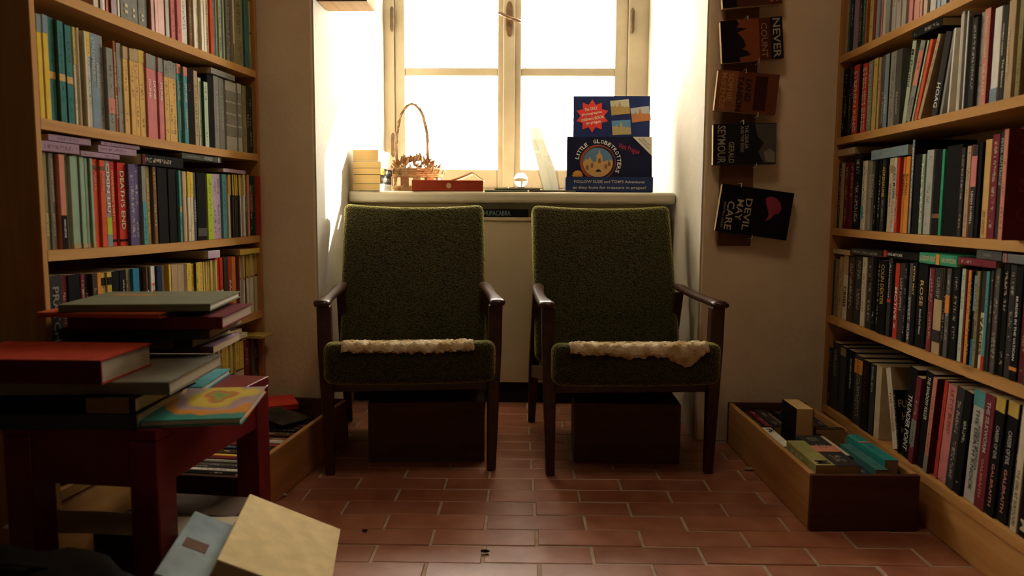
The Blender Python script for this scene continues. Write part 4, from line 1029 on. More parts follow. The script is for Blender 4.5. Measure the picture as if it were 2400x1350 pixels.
# dried flower heads: curled petals in a heap
rnd = random.Random(5)
fl_ = MB()
for i in range(150):
    a = rnd.uniform(0, 2 * math.pi); r_ = math.sqrt(rnd.random())
    px, py = RX * 0.92 * r_ * math.cos(a), RY * 0.92 * r_ * math.sin(a)
    pz = 0.085 + 0.045 * (1 - r_ ** 2) + rnd.uniform(-0.01, 0.012)
    d_ = Vector((px / RX * 0.8 + rnd.uniform(-.6, .6), py / RY * 0.8 + rnd.uniform(-.6, .6), rnd.uniform(0.4, 1.4))).normalized()
    sd = d_.cross(Vector((rnd.uniform(-1, 1), rnd.uniform(-1, 1), 0.2))).normalized(); nn = d_.cross(sd)
    L_ = rnd.uniform(0.016, 0.034); wd = rnd.uniform(0.004, 0.008); cu = rnd.uniform(-0.014, 0.014)
    P = Vector((px, py, pz)); vs_ = []
    for s in range(5):
        t = s / 4; w2 = wd * math.sin(math.pi * (0.15 + 0.8 * t)); c_ = P + d_ * (L_ * t) + nn * (cu * t * t)
        vs_ += [c_ - sd * w2, c_ + nn * (0.35 * w2), c_ + sd * w2]
    fs = []
    for s in range(4):
        for k in range(2): fs.append((s * 3 + k, s * 3 + k + 1, s * 3 + k + 4, s * 3 + k + 3))
    fl_.add(vs_, fs)
fo = fl_.build("dried_flowers", M_STRAW, bk, smooth=True)
fo["kind"] = "stuff"

# large red hardback lying with its spine to the room, an old opened booklet on it
Mr = Matrix.Translation((-0.110, 2.872, SZ + 0.001)) @ Matrix.Rotation(math.radians(2.5), 4, 'Z') @ frame_m((0, 0, 1), (0, 1, 0), (-1, 0, 0), (0, 0, 0))
rb = make_book("hardback_book", 0.040, 0.265, 0.130, (0.26, 0.038, 0.018), Mr, hard=True, page=(0.60, 0.36, 0.20))
flat("spine_stamp", [(0.003 * math.cos(a) * 3.2, 0.0105 * math.sin(a)) for a in [2 * math.pi * k / 16 for k in range(16)]], frame_m((0, 0, -1), (1, 0, 0), (0, -1, 0), (0.020, -0.0008, 0.128)), (0.55, 0.30, 0.18), rb)
tag(rb, "large red hardback lying on the sill before the basket", "book")
op = MB()
for s in (0, 1):
    secs = []
    for i in range(7):
        t = i / 6
        x = -0.240 + 0.085 * t if s == 0 else -0.155 + 0.045 * t
        z = (SZ + 0.0425 + 0.030 * t ** 1.3) if s == 0 else (SZ + 0.0725 - 0.030 * t)
        secs.append([(x, 2.93, z), (x, 3.04, z - 0.002), (x, 3.04, z + 0.001), (x, 2.93, z + 0.003)])
    op.loft(secs)
ob_ = op.build("open_booklet", noisy("aged_paper", (0.66, 0.48, 0.27), (0.78, 0.62, 0.40), 8, 0.85, 4), smooth=False)
tag(ob_, "thin aged booklet propped open on the red hardback", "booklet")
# thin booklets and leaflets
for i, (x0, x1, y0, y1, col, rz, lab) in enumerate(((-0.105, 0.055, 2.862, 2.960, (0.03, 0.10, 0.06), 0.02, "thin dark green booklet lying on the sill under the glass ball"), (-0.065, 0.105, 2.868, 2.985, (0.36, 0.33, 0.27), -0.05, "grey folded leaflet lying over the dark green booklet"), (0.065, 0.235, 2.865, 2.96, (0.05, 0.05, 0.055), 0.04, "black folded leaflet lying between glass ball and brochure holder"))):
    zb = SZ + 0.001 + (0.0075 if i == 1 else 0.0)
    m = MB(); cx_, cy_ = (x0 + x1) / 2, (y0 + y1) / 2
    Mm = Matrix.Translation((cx_, cy_, zb)) @ Matrix.Rotation(rz, 4, 'Z')
    a, b_ = (x1 - x0) / 2, (y1 - y0) / 2
    m.box(-a, a, -b_, b_, 0, 0.0012, Mm); m.box(-a, a, -b_, b_, 0.0045, 0.0057, Mm); m.box(-a, -a + 0.0015, -b_, b_, 0.0012, 0.0045, Mm)
    o = m.build("leaflet", M_COVER); o.color = (*col, 1)
    box("inner_sheets", -a + 0.0017, a - 0.002, -b_ + 0.001, b_ - 0.001, 0.0014, 0.0043, M_PAGES, o, M=Mm).color = (0.6, 0.55, 0.42, 1)
    tag(o, lab, "leaflet", "leaflets on the sill")
# glass ball
def ball_mat():
    m, nt, b = mat_new("solid_glass")
    b.inputs['Transmission Weight'].default_value = 1.0; b.inputs['Roughness'].default_value = 0.02; b.inputs['IOR'].default_value = 1.47
    no = N(nt, 'ShaderNodeTexNoise'); no.inputs['Scale'].default_value = 4
    r = ramp(nt, [(0.3, (0.90, 0.88, 0.80)), (0.7, (0.98, 0.97, 0.92))]); nt.links.new(no.outputs['Fac'], r.inputs[0]); nt.links.new(r.outputs[0], b.inputs['Base Color'])
    return m
gb = empty("glass_ball", (0.0305, 2.925, SZ + 0.0155))
tag(gb, "small clear glass ball resting on leaflets on the sill", "glass ball")
bm = bmesh.new(); bmesh.ops.create_uvsphere(bm, u_segments=28, v_segments=18, radius=0.0265)
for v in bm.verts: v.co.z = v.co.z * 1.08 + 0.0292
me = bpy.data.meshes.new("glass_body"); bm.to_mesh(me); bm.free(); me.polygons.foreach_set("use_smooth", [True] * len(me.polygons)); me.materials.append(ball_mat())
link(bpy.data.objects.new("glass_body", me), gb)
MB().tube([(0.012 * math.cos(2 * math.pi * k / 20), 0.012 * math.sin(2 * math.pi * k / 20), 0.002) for k in range(20)], 0.002, 6, True).build("foot_ring", M_BRASS, gb, smooth=True)
# clear brochure holder: a tall leaning sleeve with a slumped white leaflet inside
bh = empty("brochure_holder", (0.118, 2.925, SZ + 0.001))
tag(bh, "clear acrylic brochure holder with a slumped white leaflet inside", "brochure holder")
def sleeve(name, mat, x0, x1, grow, dy, top, th):
    secs = []
    for i in range(15):
        t = i / 14
        xl = x0 - 0.062 * t; xr = x1 - 0.034 * t - 0.050 * max(t - 0.35, 0) - grow * t
        y = dy + 0.050 * t + 0.010 * math.sin(3 * t); z = 0.002 + top * t
        secs.append([(xl, y, z), ((xl + xr) / 2, y - 0.010 * math.sin(math.pi * min(t + 0.2, 1)), z), (xr, y + 0.012, z), (xr, y + 0.012 + th, z), ((xl + xr) / 2, y + th - 0.010 * math.sin(math.pi * min(t + 0.2, 1)), z), (xl, y + th, z)])
    return MB().loft(secs).build(name, mat, bh)
M_LEAF = noisy("white_leaflet", (0.62, 0.60, 0.54), (0.78, 0.76, 0.70), 9, 0.6, 5)
_nt = M_LEAF.node_tree; _tl = N(_nt, 'ShaderNodeBsdfTranslucent'); _tl.inputs[0].default_value = (0.85, 0.83, 0.76, 1); _mx = N(_nt, 'ShaderNodeMixShader'); _mx.inputs[0].default_value = 0.55
_nt.links.new(_nt.nodes["Principled BSDF"].outputs[0], _mx.inputs[1]); _nt.links.new(_tl.outputs[0], _mx.inputs[2]); _nt.links.new(_mx.outputs[0], _nt.nodes["Material Output"].inputs['Surface'])
sleeve("back_sheet", M_ACRYL, -0.002, 0.066, 0.0, 0.030, 0.315, 0.0018)
sleeve("front_sheet", M_ACRYL, 0.0, 0.064, 0.0, -0.004, 0.20, 0.0018)
sleeve("white_leaflet", M_LEAF, 0.003, 0.060, 0.008, 0.012, 0.245, 0.0012)
box("holder_base", -0.004, 0.068, -0.022, 0.048, 0.0, 0.0018, M_ACRYL, bh)

# counter display of a children's travel book
NAVY = (0.022, 0.032, 0.105)
ds = empty("book_display", (0.3655, 2.915, SZ + 0.001), math.radians(-1.5))
tag(ds, "dark blue cardboard counter display with a red starburst holding a children's book", "counter display")
Wd = 0.325
back = MB().prism([(-0.135, 0.062), (0.160, 0.062), (0.160, 0.065), (-0.135, 0.065)], 0.0, 0.372).build("back_card", M_COVER, ds)
back.color = (*NAVY, 1)
for v in back.data.vertices: v.co.y += 0.035 * v.co.z / 0.372
tr = MB(); tr.box(-0.166, 0.158, -0.045, -0.042, 0, 0.056); tr.box(-0.166, -0.163, -0.042, 0.060, 0, 0.052); tr.box(0.155, 0.158, -0.042, 0.060, 0, 0.052); tr.box(-0.166, 0.158, -0.045, 0.060, 0.0, 0.002)
tro = tr.build("tray", M_COVER, ds); tro.color = (0.03, 0.045, 0.13, 1)
Mt = frame_m((1, 0, 0), (0, 0, 1), (0, -1, 0), (-0.004, -0.0458, 0.028))
lettering(tro, "FOLLOW SUSIE and TOM'S Adventures", 0.262, 0.0105, Mt @ Matrix.Translation((0, 0.0105, 0)), (0.62, 0.58, 0.48))
lettering(tro, "as they hunt for treasure in prague!", 0.272, 0.0125, Mt @ Matrix.Translation((0, -0.0125, 0)), (0.62, 0.58, 0.48))
# the book in the tray, leaning back: its printed front
Mbk = Matrix.Translation((-0.162, -0.034, 0.004)) @ Matrix.Rotation(math.radians(-9), 4, 'X')
bkd = MB().box(0.0, 0.318, 0.0, 0.022, 0.0, 0.206, Mbk).build("display_book", M_COVER, ds, bevel=0.001)
bkd.color = (0.014, 0.015, 0.038, 1)
Mf = Mbk @ frame_m((1, 0, 0), (0, 0, 1), (0, -1, 0), (0.0, -0.0008, 0.0))      # x right, y up on the book's face
def FM(x, y, off=0.0): return Mf @ Matrix.Translation((x, y, off))
circ = lambda r, n=36, a0=0.0: [(r * math.cos(a0 + 2 * math.pi * k / n), r * math.sin(a0 + 2 * math.pi * k / n)) for k in range(n)]
CXY = (0.116, 0.108)
flat("ring", circ(0.067), FM(*CXY), (0.30, 0.07, 0.03), bkd)
flat("ring_dark", circ(0.061), FM(CXY[0] + 0.004, CXY[1]), (0.03, 0.022, 0.035), bkd, 0.0002)
flat("sky_disc", circ(0.056), FM(*CXY), (0.10, 0.19, 0.30), bkd, 0.0004)
lower = [(0.056 * math.cos(a), 0.056 * math.sin(a)) for a in [math.pi + math.pi * k / 18 * 1.0 for k in range(19)]]
town = lower + [(0.056, 0.004), (0.046, 0.012), (0.040, 0.004), (0.033, 0.010), (0.024, 0.002), (0.018, 0.004), (0.016, 0.030), (0.010, 0.032), (0.006, 0.052), (0.002, 0.032), (-0.004, 0.030), (-0.006, 0.004), (-0.016, 0.000), (-0.024, 0.010), (-0.030, 0.022), (-0.036, 0.010), (-0.044, 0.014), (-0.052, 0.004)]
flat("town_print", town, FM(*CXY), (0.46, 0.27, 0.10), bkd, 0.0006)
for q in ((-0.040, -0.020), (-0.022, -0.012), (0.030, -0.016), (0.042, -0.006), (0.006, 0.006)):
    flat("town_shadow", [(-0.005, -0.008), (0.005, -0.008), (0.005, 0.006), (0.0, 0.011), (-0.005, 0.006)], FM(CXY[0] + q[0], CXY[1] + q[1]), (0.20, 0.10, 0.045), bkd, 0.0008)
flat("bridge_arch", [(0.010 * math.cos(math.pi * k / 10), 0.010 * math.sin(math.pi * k / 10)) for k in range(11)], FM(CXY[0] + 0.002, CXY[1] - 0.036), (0.03, 0.02, 0.02), bkd, 0.0008)
for wi, (word, a0, a1) in enumerate((("LITTLE", 171, 120), ("GLOBETROTTERS", 104, -30))):
    for k, chh in enumerate(word):
        a = math.radians(a0 + (a1 - a0) * (k + 0.5) / len(word))
        Ml = FM(CXY[0], CXY[1]) @ Matrix.Rotation(a - math.pi / 2, 4, 'Z') @ Matrix.Translation((0, 0.080, 0.0006))
        lettering(bkd, chh, 0.0045 if chh == 'I' else 0.0115, 0.0145, Ml, (0.72, 0.68, 0.58), 0.02)
lettering(bkd, "Visit Prague", 0.082, 0.026, FM(0.232, 0.158, 0.0005) @ Matrix.Rotation(-0.32, 4, 'Z'), (0.42, 0.04, 0.09), 0.0)
flat("corner_flash", [(0.246, 0.2055), (0.3175, 0.2055), (0.3175, 0.134)], FM(0, 0), (0.62, 0.58, 0.47), bkd, 0.0003)
lettering(bkd, "WORLD CITY", 0.040, 0.0065, FM(0.296, 0.186, 0.0005) @ Matrix.Rotation(-math.pi / 4, 4, 'Z'), (0.05, 0.05, 0.06))
lettering(bkd, "BOOK FOR KIDS", 0.052, 0.0065, FM(0.289, 0.179, 0.0005) @ Matrix.Rotation(-math.pi / 4, 4, 'Z'), (0.05, 0.05, 0.06))
burst = [((0.021 if k % 2 == 0 else 0.017) * math.cos(math.pi * k / 12), (0.021 if k % 2 == 0 else 0.017) * math.sin(math.pi * k / 12)) for k in range(24)]
flat("orange_burst", burst, FM(0.040, 0.058), (0.52, 0.24, 0.05), bkd, 0.0006)
# print on the back card
sl = 0.035 / 0.372
Mc = frame_m((1, 0, 0), Vector((0, sl, 1)).normalized(), Vector((0, -1, sl)).normalized(), (0.0, 0.0614, 0.0))
def CM(x, y): return Mc @ Matrix.Translation((x, y, 0.0))
star = [((0.064 if k % 2 == 0 else 0.045) * math.cos(math.pi * k / 10 + math.pi / 2), (0.064 if k % 2 == 0 else 0.045) * math.sin(math.pi * k / 10 + math.pi / 2)) for k in range(20)]
flat("red_starburst", star, CM(-0.062, 0.296), (0.62, 0.055, 0.045), back, 0.0005)
for k, tx in enumerate(("The ONLY", "photographic", "children's BOOK", "on prague")):
    lettering(back, tx, (0.050, 0.078, 0.090, 0.058)[k], 0.0115, CM(-0.062, 0.296) @ Matrix.Rotation(0.16, 4, 'Z') @ Matrix.Translation((0, 0.028 - 0.0185 * k, 0.001)), (0.72, 0.66, 0.52))
for (x, y, r_, skyc, bc2) in ((0.045, 0.330, 0.10, (0.45, 0.42, 0.30), (0.36, 0.24, 0.09)), (0.124, 0.303, 0.14, (0.36, 0.38, 0.36), (0.40, 0.16, 0.06)), (0.051, 0.252, 0.06, (0.10, 0.22, 0.36), (0.38, 0.29, 0.14))):
    ph_ = flat("photo_print", [(-0.036, -0.028), (0.036, -0.028), (0.036, 0.028), (-0.036, 0.028)], CM(x, y) @ Matrix.Rotation(r_, 4, 'Z'), skyc, back, 0.0006)
    sky_ = [(-0.036, -0.028), (0.036, -0.028), (0.036, -0.004), (0.024, 0.002), (0.018, -0.002), (0.010, 0.004), (0.005, 0.002), (0.003, 0.018), (0.0, 0.022), (-0.003, 0.018), (-0.006, 0.004), (-0.014, 0.002), (-0.018, 0.014), (-0.022, 0.004), (-0.036, 0.008)]
    flat("photo_town", sky_, CM(x, y) @ Matrix.Rotation(r_, 4, 'Z'), bc2, back, 0.0009)
# lost book on the radiator cover's ledge
Mch = Matrix.Translation((0.060, 2.876, 0.7145)) @ frame_m((0, 0, 1), (0, 1, 0), (-1, 0, 0), (0, 0, 0))
ch = make_book("paperback_book", 0.030, 0.225, 0.13, 'bk', Mch, texts=[("CHUPACABRA", (0.16, 0.24, 0.22), 0.20, 0.70, 0.62)])
tag(ch, "black paperback lettered in grey-green lying on the radiator cover ledge", "book")

# ------------------------------------------------------------------ the small red table and its books
M_REDPAINT = noisy("red_gloss_paint", (0.12, 0.008, 0.010), (0.17, 0.013, 0.013), 9, 0.34, 5, bump=0.06, bscale=60, spec=0.35)
rt = empty("side_table", (-0.7025, 1.4627, 0.0), math.radians(-7.2))
tag(rt, "low glossy red painted side table heaped with hardbacks", "table")
TX, TY, TZ = 0.142, 0.212, 0.373
box("table_top", -TX, TX, -TY, TY, TZ - 0.018, TZ, M_REDPAINT, rt, bevel=0.002, seg=2)
for sx in (-1, 1):
    for sy in (-1, 1):
        x0, x1 = sorted((sx * (TX - 0.001), sx * (TX - 0.052))); y0, y1 = sorted((sy * (TY - 0.001), sy * (TY - 0.056)))
        box("leg", x0, x1, y0, y1, 0.0, TZ - 0.0185, M_REDPAINT, rt, bevel=0.002)
box("apron", -TX + 0.053, TX - 0.053, -TY + 0.004, -TY + 0.022, 0.272, TZ - 0.0185, M_REDPAINT, rt)
box("apron", -TX + 0.053, TX - 0.053, TY - 0.022, TY - 0.004, 0.272, TZ - 0.0185, M_REDPAINT, rt)
box("apron", TX - 0.022, TX - 0.004, -TY + 0.057, TY - 0.057, 0.272, TZ - 0.0185, M_REDPAINT, rt)
box("apron", -TX + 0.004, -TX + 0.022, -TY + 0.057, TY - 0.057, 0.272, TZ - 0.0185, M_REDPAINT, rt)

def lay(name, cx, cy, z0, L, D, T, deg, col, label, hard=True, page=PAGE, spine=None, bands=(), texts=(), printed=False, flip=False, grp="hardbacks heaped on the red table"):
    rz = math.radians(deg) + (math.pi if flip else 0.0)
    M = Matrix.Translation((cx, cy, z0)) @ Matrix.Rotation(rz, 4, 'Z') @ frame_m((0, 0, 1), (0, 1, 0), (-1, 0, 0), (L / 2, -D / 2, 0))
    o = make_book(name, T, L, D, col, M, spine=spine, hard=hard, page=page, bands=bands, texts=texts, printed=printed)
    tag(o, label, "book", grp)
    return o
T0 = TZ + 0.0008
# front pile, from the table up
lay("hardback_book", -0.742, 1.345, T0, 0.235, 0.225, 0.026, 2, 'ch', "charcoal hardback at the bottom of the red table's front pile")
lay("hardback_book", -0.738, 1.352, T0 + 0.0268, 0.240, 0.225, 0.027, -2, 'bk', "black hardback with tan spine label in the front pile", bands=[(0.66, 0.96, 'br')])
lay("hardback_book", -0.720, 1.372, T0 + 0.0546, 0.292, 0.250, 0.023, 1.5, (0.16, 0.145, 0.11), "grey hardback with dark end band below the red hardback", page=(0.5, 0.42, 0.3), bands=[(0.0, 0.02, 'ch')])
rdb = lay("hardback_book", -0.800, 1.308, T0 + 0.0784, 0.270, 0.165, 0.041, -1.5, (0.36, 0.045, 0.022), "thick worn red hardback on top of the front pile", page=(0.50, 0.44, 0.34), spine=(0.09, 0.016, 0.016))
# back pile
lay("hardback_book", -0.748, 1.5750, T0, 0.255, 0.18, 0.012, 3, 'te', "thin teal hardback lying on the red table under the back pile", page=(0.7, 0.68, 0.6))
lay("hardback_book", -0.765, 1.575, T0 + 0.0128, 0.225, 0.170, 0.040, 5, 'tn', "thick tan hardback with broad cream pages in the back pile", page=(0.62, 0.52, 0.34), flip=True)
lay("paperback_book", -0.728, 1.575, T0 + 0.0790, 0.265, 0.165, 0.014, 2, 'mv', "mauve paperback in the middle of the back pile", hard=False)
lay("hardback_book", -0.742, 1.560, T0 + 0.0938, 0.255, 0.185, 0.020, -3, 'ch', "charcoal hardback with brown label low in the back pile", bands=[(0.62, 0.86, 'br')])
lay("hardback_book", -0.728, 1.550, T0 + 0.1146, 0.285, 0.205, 0.020, 2, 'db', "dark brown hardback third from top of the back pile", page=(0.4, 0.3, 0.2), bands=[(0.55, 0.95, 'ch')])
lay("hardback_book", -0.705, 1.548, T0 + 0.1354, 0.285, 0.215, 0.024, 4, 'mr', "broad maroon hardback below the grey green top hardback", page=(0.42, 0.30, 0.22))
lay("hardback_book", -0.880, 1.535, T0 + 0.1354, 0.190, 0.20, 0.020, -4, (0.50, 0.10, 0.04), "orange red patterned hardback at the bookcase end of the pile") if False else None
og = lay("hardback_book", -0.772, 1.505, T0 + 0.1602, 0.235, 0.175, 0.010, -2, (0.50, 0.10, 0.035), "thin orange red hardback poking out under the grey green one", page=(0.3, 0.22, 0.15))
gg = lay("hardback_book", -0.725, 1.548, T0 + 0.1710, 0.275, 0.232, 0.014, 6, (0.17, 0.17, 0.105), "grey green hardback with pale edge topping the back pile", page=(0.66, 0.62, 0.50), spine=(0.17, 0.17, 0.105))
flat("cover_patch", [(-0.050, -0.012), (0.045, -0.016), (0.050, 0.010), (-0.04, 0.014)], gg.matrix_world.inverted() @ Matrix.Translation((-0.79, 1.585, T0 + 0.1854)), (0.36, 0.20, 0.07), gg)
# picture book with swirls of colour
def swirl_mat():
    m, nt, b = mat_new("swirled_cover")
    tc = N(nt, 'ShaderNodeTexCoord'); mp = N(nt, 'ShaderNodeMapping'); mp.inputs['Location'].default_value = (0, -0.095, -0.13)
    mp.inputs['Scale'].default_value = (1, 1.0, 0.75)
    nt.links.new(tc.outputs['Object'], mp.inputs['Vector'])
    no = N(nt, 'ShaderNodeTexNoise'); no.inputs['Scale'].default_value = 11; no.inputs['Detail'].default_value = 2
    nt.links.new(mp.outputs[0], no.inputs['Vector'])
    mm = N(nt, 'ShaderNodeVectorMath', operation='MULTIPLY_ADD'); mm.inputs[1].default_value = (0.13, 0.13, 0.13)
    nt.links.new(no.outputs['Color'], mm.inputs[0]); nt.links.new(mp.outputs[0], mm.inputs[2])
    sb_ = N(nt, 'ShaderNodeVectorMath', operation='SUBTRACT'); sb_.inputs[1].default_value = (0.0, 0.065, 0.065); nt.links.new(mm.outputs[0], sb_.inputs[0])
    sp = N(nt, 'ShaderNodeSeparateXYZ'); nt.links.new(sb_.outputs[0], sp.inputs[0])
    cb = N(nt, 'ShaderNodeCombineXYZ'); nt.links.new(sp.outputs[1], cb.inputs[1]); nt.links.new(sp.outputs[2], cb.inputs[2])
    ln = N(nt, 'ShaderNodeVectorMath', operation='LENGTH'); nt.links.new(cb.outputs[0], ln.inputs[0])
    ml = N(nt, 'ShaderNodeMath', operation='MULTIPLY'); ml.inputs[1].default_value = 7.2; nt.links.new(ln.outputs['Value'], ml.inputs[0])
    r = ramp(nt, [(0.0, (0.10, 0.26, 0.12)), (0.12, (0.24, 0.30, 0.04)), (0.20, (0.45, 0.09, 0.04)), (0.27, (0.55, 0.42, 0.05)), (0.42, (0.50, 0.36, 0.05)), (0.50, (0.30, 0.20, 0.22)), (0.60, (0.34, 0.24, 0.24)), (0.66, (0.58, 0.22, 0.03)), (0.78, (0.52, 0.20, 0.03)), (0.84, (0.03, 0.20, 0.15)), (1.0, (0.03, 0.22, 0.17))])
    nt.links.new(ml.outputs[0], r.inputs[0]); nt.links.new(r.outputs[0], b.inputs['Base Color'])
    b.inputs['Roughness'].default_value = 0.3; b.inputs['Specular IOR Level'].default_value = 0.5
    return m
pbk = lay("picture_book", -0.577, 1.398, T0 - 0.0, 0.215, 0.235, 0.012, 5, 'dt', "children's picture book with swirling rainbow cover overhanging the red table", page=(0.72, 0.66, 0.50), grp=None, flip=True) if False else None
Mpb = Matrix.Translation((-0.5575, 1.3750, T0)) @ Matrix.Rotation(math.radians(8), 4, 'Z') @ frame_m((0, 0, 1), (1, 0, 0), (0, 1, 0), (-0.082, -0.1175, 0))
pbk = make_book("picture_book", 0.012, 0.235, 0.165, 'dt', Mpb, hard=True, page=(0.72, 0.66, 0.50))
pbk.data.materials[0] = swirl_mat()
tag(pbk, "thin picture book with swirling rainbow cover overhanging the red table", "book")

# ------------------------------------------------------------------ crates of books on the floor
def crate(ox, oy, ang, width, length, h, label):
    """open pine box: origin at the front corner on the aisle side, running away from the camera"""
    o = empty("book_crate", (ox, oy, 0), ang)
    tag(o, label, "crate", "pine book crates on the floor")
    s = 1 if width > 0 else -1; w_ = abs(width); t = 0.014
    X = lambda a: a * s
    def bx(nm, a0, a1, y0, y1, z0, z1):
        x0, x1 = sorted((X(a0), X(a1)))
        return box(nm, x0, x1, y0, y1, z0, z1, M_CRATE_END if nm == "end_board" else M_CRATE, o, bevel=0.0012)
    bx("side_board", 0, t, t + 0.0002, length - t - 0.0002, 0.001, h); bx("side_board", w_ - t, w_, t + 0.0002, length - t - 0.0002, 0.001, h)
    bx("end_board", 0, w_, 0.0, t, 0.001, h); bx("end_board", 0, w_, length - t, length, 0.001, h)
    bx("bottom_board", t + 0.0002, w_ - t - 0.0002, t, length - t, 0.003, 0.010)
    return o
A_LC = math.radians(-7.3)
crate(-0.618, 1.672, A_LC, -0.232, 0.735, 0.135, "pine crate of upright paperbacks beside the red table")
crate(0.698, 1.716, math.radians(0.4), 0.252, 0.680, 0.134, "pine crate of loose paperbacks before the thriller bookcase")
# paperbacks filed spine up, across the crate by the red table
cl = Matrix.Translation((-0.618, 1.672, 0)) @ Matrix.Rotation(A_LC, 4, 'Z')
y_ = 0.016
filed = [(0.013, 'mr', [(0.0, 0.35, 'rd')], [], "maroon and red"), (0.014, 'bk', [], [("ANDY WEIR", 'lg', 0.10, 0.72, 0.5)], "black white-lettered"), (0.020, 'bk', [], [], "plain black"), (0.016, 'wh', [(0.12, 0.2, 'te')], [], "white"), (0.022, 'ch', [], [], "charcoal"), (0.024, 'dg', [], [], "dark grey"), (0.015, 'gy', [(0.0, 0.1, 'sa')], [("ANDY WEIR", 'lg', 0.2, 0.8, 0.5)], "grey lettered"), (0.014, 'gy', [(0.0, 0.1, 'sa')], [("ANDY WEIR", 'lg', 0.3, 0.8, 0.5)], "light-lettered grey"), (0.018, 'mr', [], [], "maroon"), (0.015, 'rd', [], [], "red"), (0.014, 'ye', [], [], "yellow"), (0.030, 'db', [], [], "dark brown"), (0.020, 'nv', [], [], "navy"),
         (0.020, 'bk', [], [], "black"), (0.016, 'mr', [(0.0, 1.0, 'rd')], [], "bright red"), (0.018, 'lg', [], [], "light grey"), (0.016, 'wh', [], [], "chalk white"), (0.030, 'br', [], [], "brown"), (0.028, 'db', [], [], "umber"), (0.018, 'or', [], [], "orange"), (0.022, 'bk', [], [], "jet black"), (0.016, 'mu', [], [], "mustard"), (0.020, 'ch', [], [], "sooty"), (0.022, 'br', [], [], "tobacco brown"), (0.018, 'dg', [], [], "slate grey")]
for k, (th, col, bands, tx, nm) in enumerate(filed):
    if y_ + th > 0.715: break
    hh_ = 0.176 + random.uniform(-0.004, 0.004)
    dp = 0.112 + random.uniform(-0.004, 0.004)
    Mq = cl @ frame_m((0, 1, 0), (0, 0, -1), (-1, 0, 0), (-0.020, y_, 0.0112 + dp))
    b_ = make_book("paperback_book", th - 0.0008, hh_, dp, col, Mq, bands=bands, texts=tx, printed=not tx)
    tag(b_, "%s paperback filed spine up in the crate by the red table" % nm, "book", "paperbacks filed in the crate by the red table")
    y_ += th
# things lying on the filed books at the wall end
lay("paperback_book", -0.735, 2.30, 0.1365, 0.14, 0.13, 0.016, 24, 'rd', "red paperback lying on the filed books by the wall", hard=False, grp="books lying on the crates")
sl_ = MB()
Msl = Matrix.Translation((-0.668, 2.16, 0.1400)) @ Matrix.Rotation(math.radians(-35), 4, 'Z') @ Matrix.Rotation(math.radians(4), 4, 'Y')
sl_.box(-0.075, 0.075, -0.052, 0.052, 0.0055, 0.0065, Msl)
slo = sl_.build("sleeved_booklet", M_ACRYL)
bxi = box("booklet", -0.071, 0.071, -0.048, 0.048, 0.0, 0.0050, M_COVER, slo, M=Msl); bxi.color = (0.02, 0.03, 0.035, 1)
lettering(slo, "price list", 0.05, 0.012, Msl @ Matrix.Translation((0.0, 0.01, 0.0052)), (0.25, 0.33, 0.36)) if False else None
tag(slo, "dark booklet in a clear plastic sleeve atop the crate", "booklet")
# loose paperbacks in the other crate, spines up and lengthwise
def in_crate(x0, x1, y0, y1, zt, col, label, bands=(), texts=(), printed=True, dp=None, spine=None, tilt=0.0):
    dp = dp or (zt - 0.011)
    M = Matrix.Translation((x0, y0, zt)) @ Matrix.Rotation(tilt, 4, 'Y') @ frame_m((1, 0, 0), (0, 0, -1), (0, 1, 0), (0, 0, 0))
    o = make_book("paperback_book", x1 - x0, y1 - y0, dp, col, M, bands=bands, texts=texts, printed=printed, spine=spine, page=(0.42, 0.27, 0.13))
    tag(o, label, "book", "loose paperbacks in the crate")
    return o
ol_ = in_crate(0.7165, 0.762, 1.742, 1.935, 0.150, (0.33, 0.31, 0.12), "thick olive paperback with pale numerals at the crate's aisle corner", printed=False, texts=[("M", 'ch', 0.84, 0.95, 0.7)])
lettering(ol_, "505", 0.085, 0.034, frame_m((0, 0, -1), (0, -1, 0), (-1, 0, 0), (-0.0006, 0.026, 0.120)), (0.52, 0.50, 0.30), 0.03)
in_crate(0.7635, 0.826, 1.752, 1.995, 0.146, 'ch', "thick charcoal paperback with a red splash beside the olive one", bands=[(0.38, 0.58, 'sa')])
in_crate(0.8275, 0.845, 1.830, 2.035, 0.138, 'bk', "thin black paperback with cream strip in the crate", bands=[(0.1, 0.9, 'cr')], printed=False)
in_crate(0.8285, 0.862, 1.735, 1.828, 0.120, 'nv', "low navy paperback tucked at the crate's near end")
in_crate(0.864, 0.893, 1.752, 1.955, 0.136, 'dt', "deep teal paperback with pale lettering in the crate")
in_crate(0.8945, 0.926, 1.775, 1.985, 0.152, (0.03, 0.27, 0.25), "bright teal paperback along the crate's bookcase side", bands=[(0.3, 0.34, 'sa')])
wh_ = in_crate(0.7165, 0.742, 1.955, 2.130, 0.128, 'wh', "white paperback behind the olive one in the crate", printed=False, texts=[("PL", 'ch', 0.1, 0.3, 0.6)])
Mtall = frame_m((-1, 0, 0), (0, -1, 0), (0, 0, 1), (0.824, 2.150, 0.0110))
tb = make_book("paperback_book", 0.046, 0.196, 0.112, 'bk', Mtall, page=(0.58, 0.40, 0.18), printed=True)
tag(tb, "thick black paperback standing tall in the crate, tan page edges up", "book", "loose paperbacks in the crate")
bw = in_crate(0.836, 0.915, 2.045, 2.062, 0.150, 'db', "dark brown paperback set crosswise in the middle of the crate", dp=0.12)
x_ = 0.7165
for th, col, nm in ((0.026, 'db', "dark brown"), (0.022, 'mr', "maroon"), (0.030, 'ch', "charcoal"), (0.020, 'br', "brown"), (0.030, 'bk', "black"), (0.026, 'bu', "burgundy"), (0.030, 'db', "umber"), (0.022, 'ch', "sooty")):
    if x_ + th > 0.93: break
    in_crate(x_, x_ + th - 0.001, 2.170, 2.350, 0.118 + random.uniform(-0.008, 0.006), col, "%s paperback in the shaded wall end of the crate" % nm)
    x_ += th

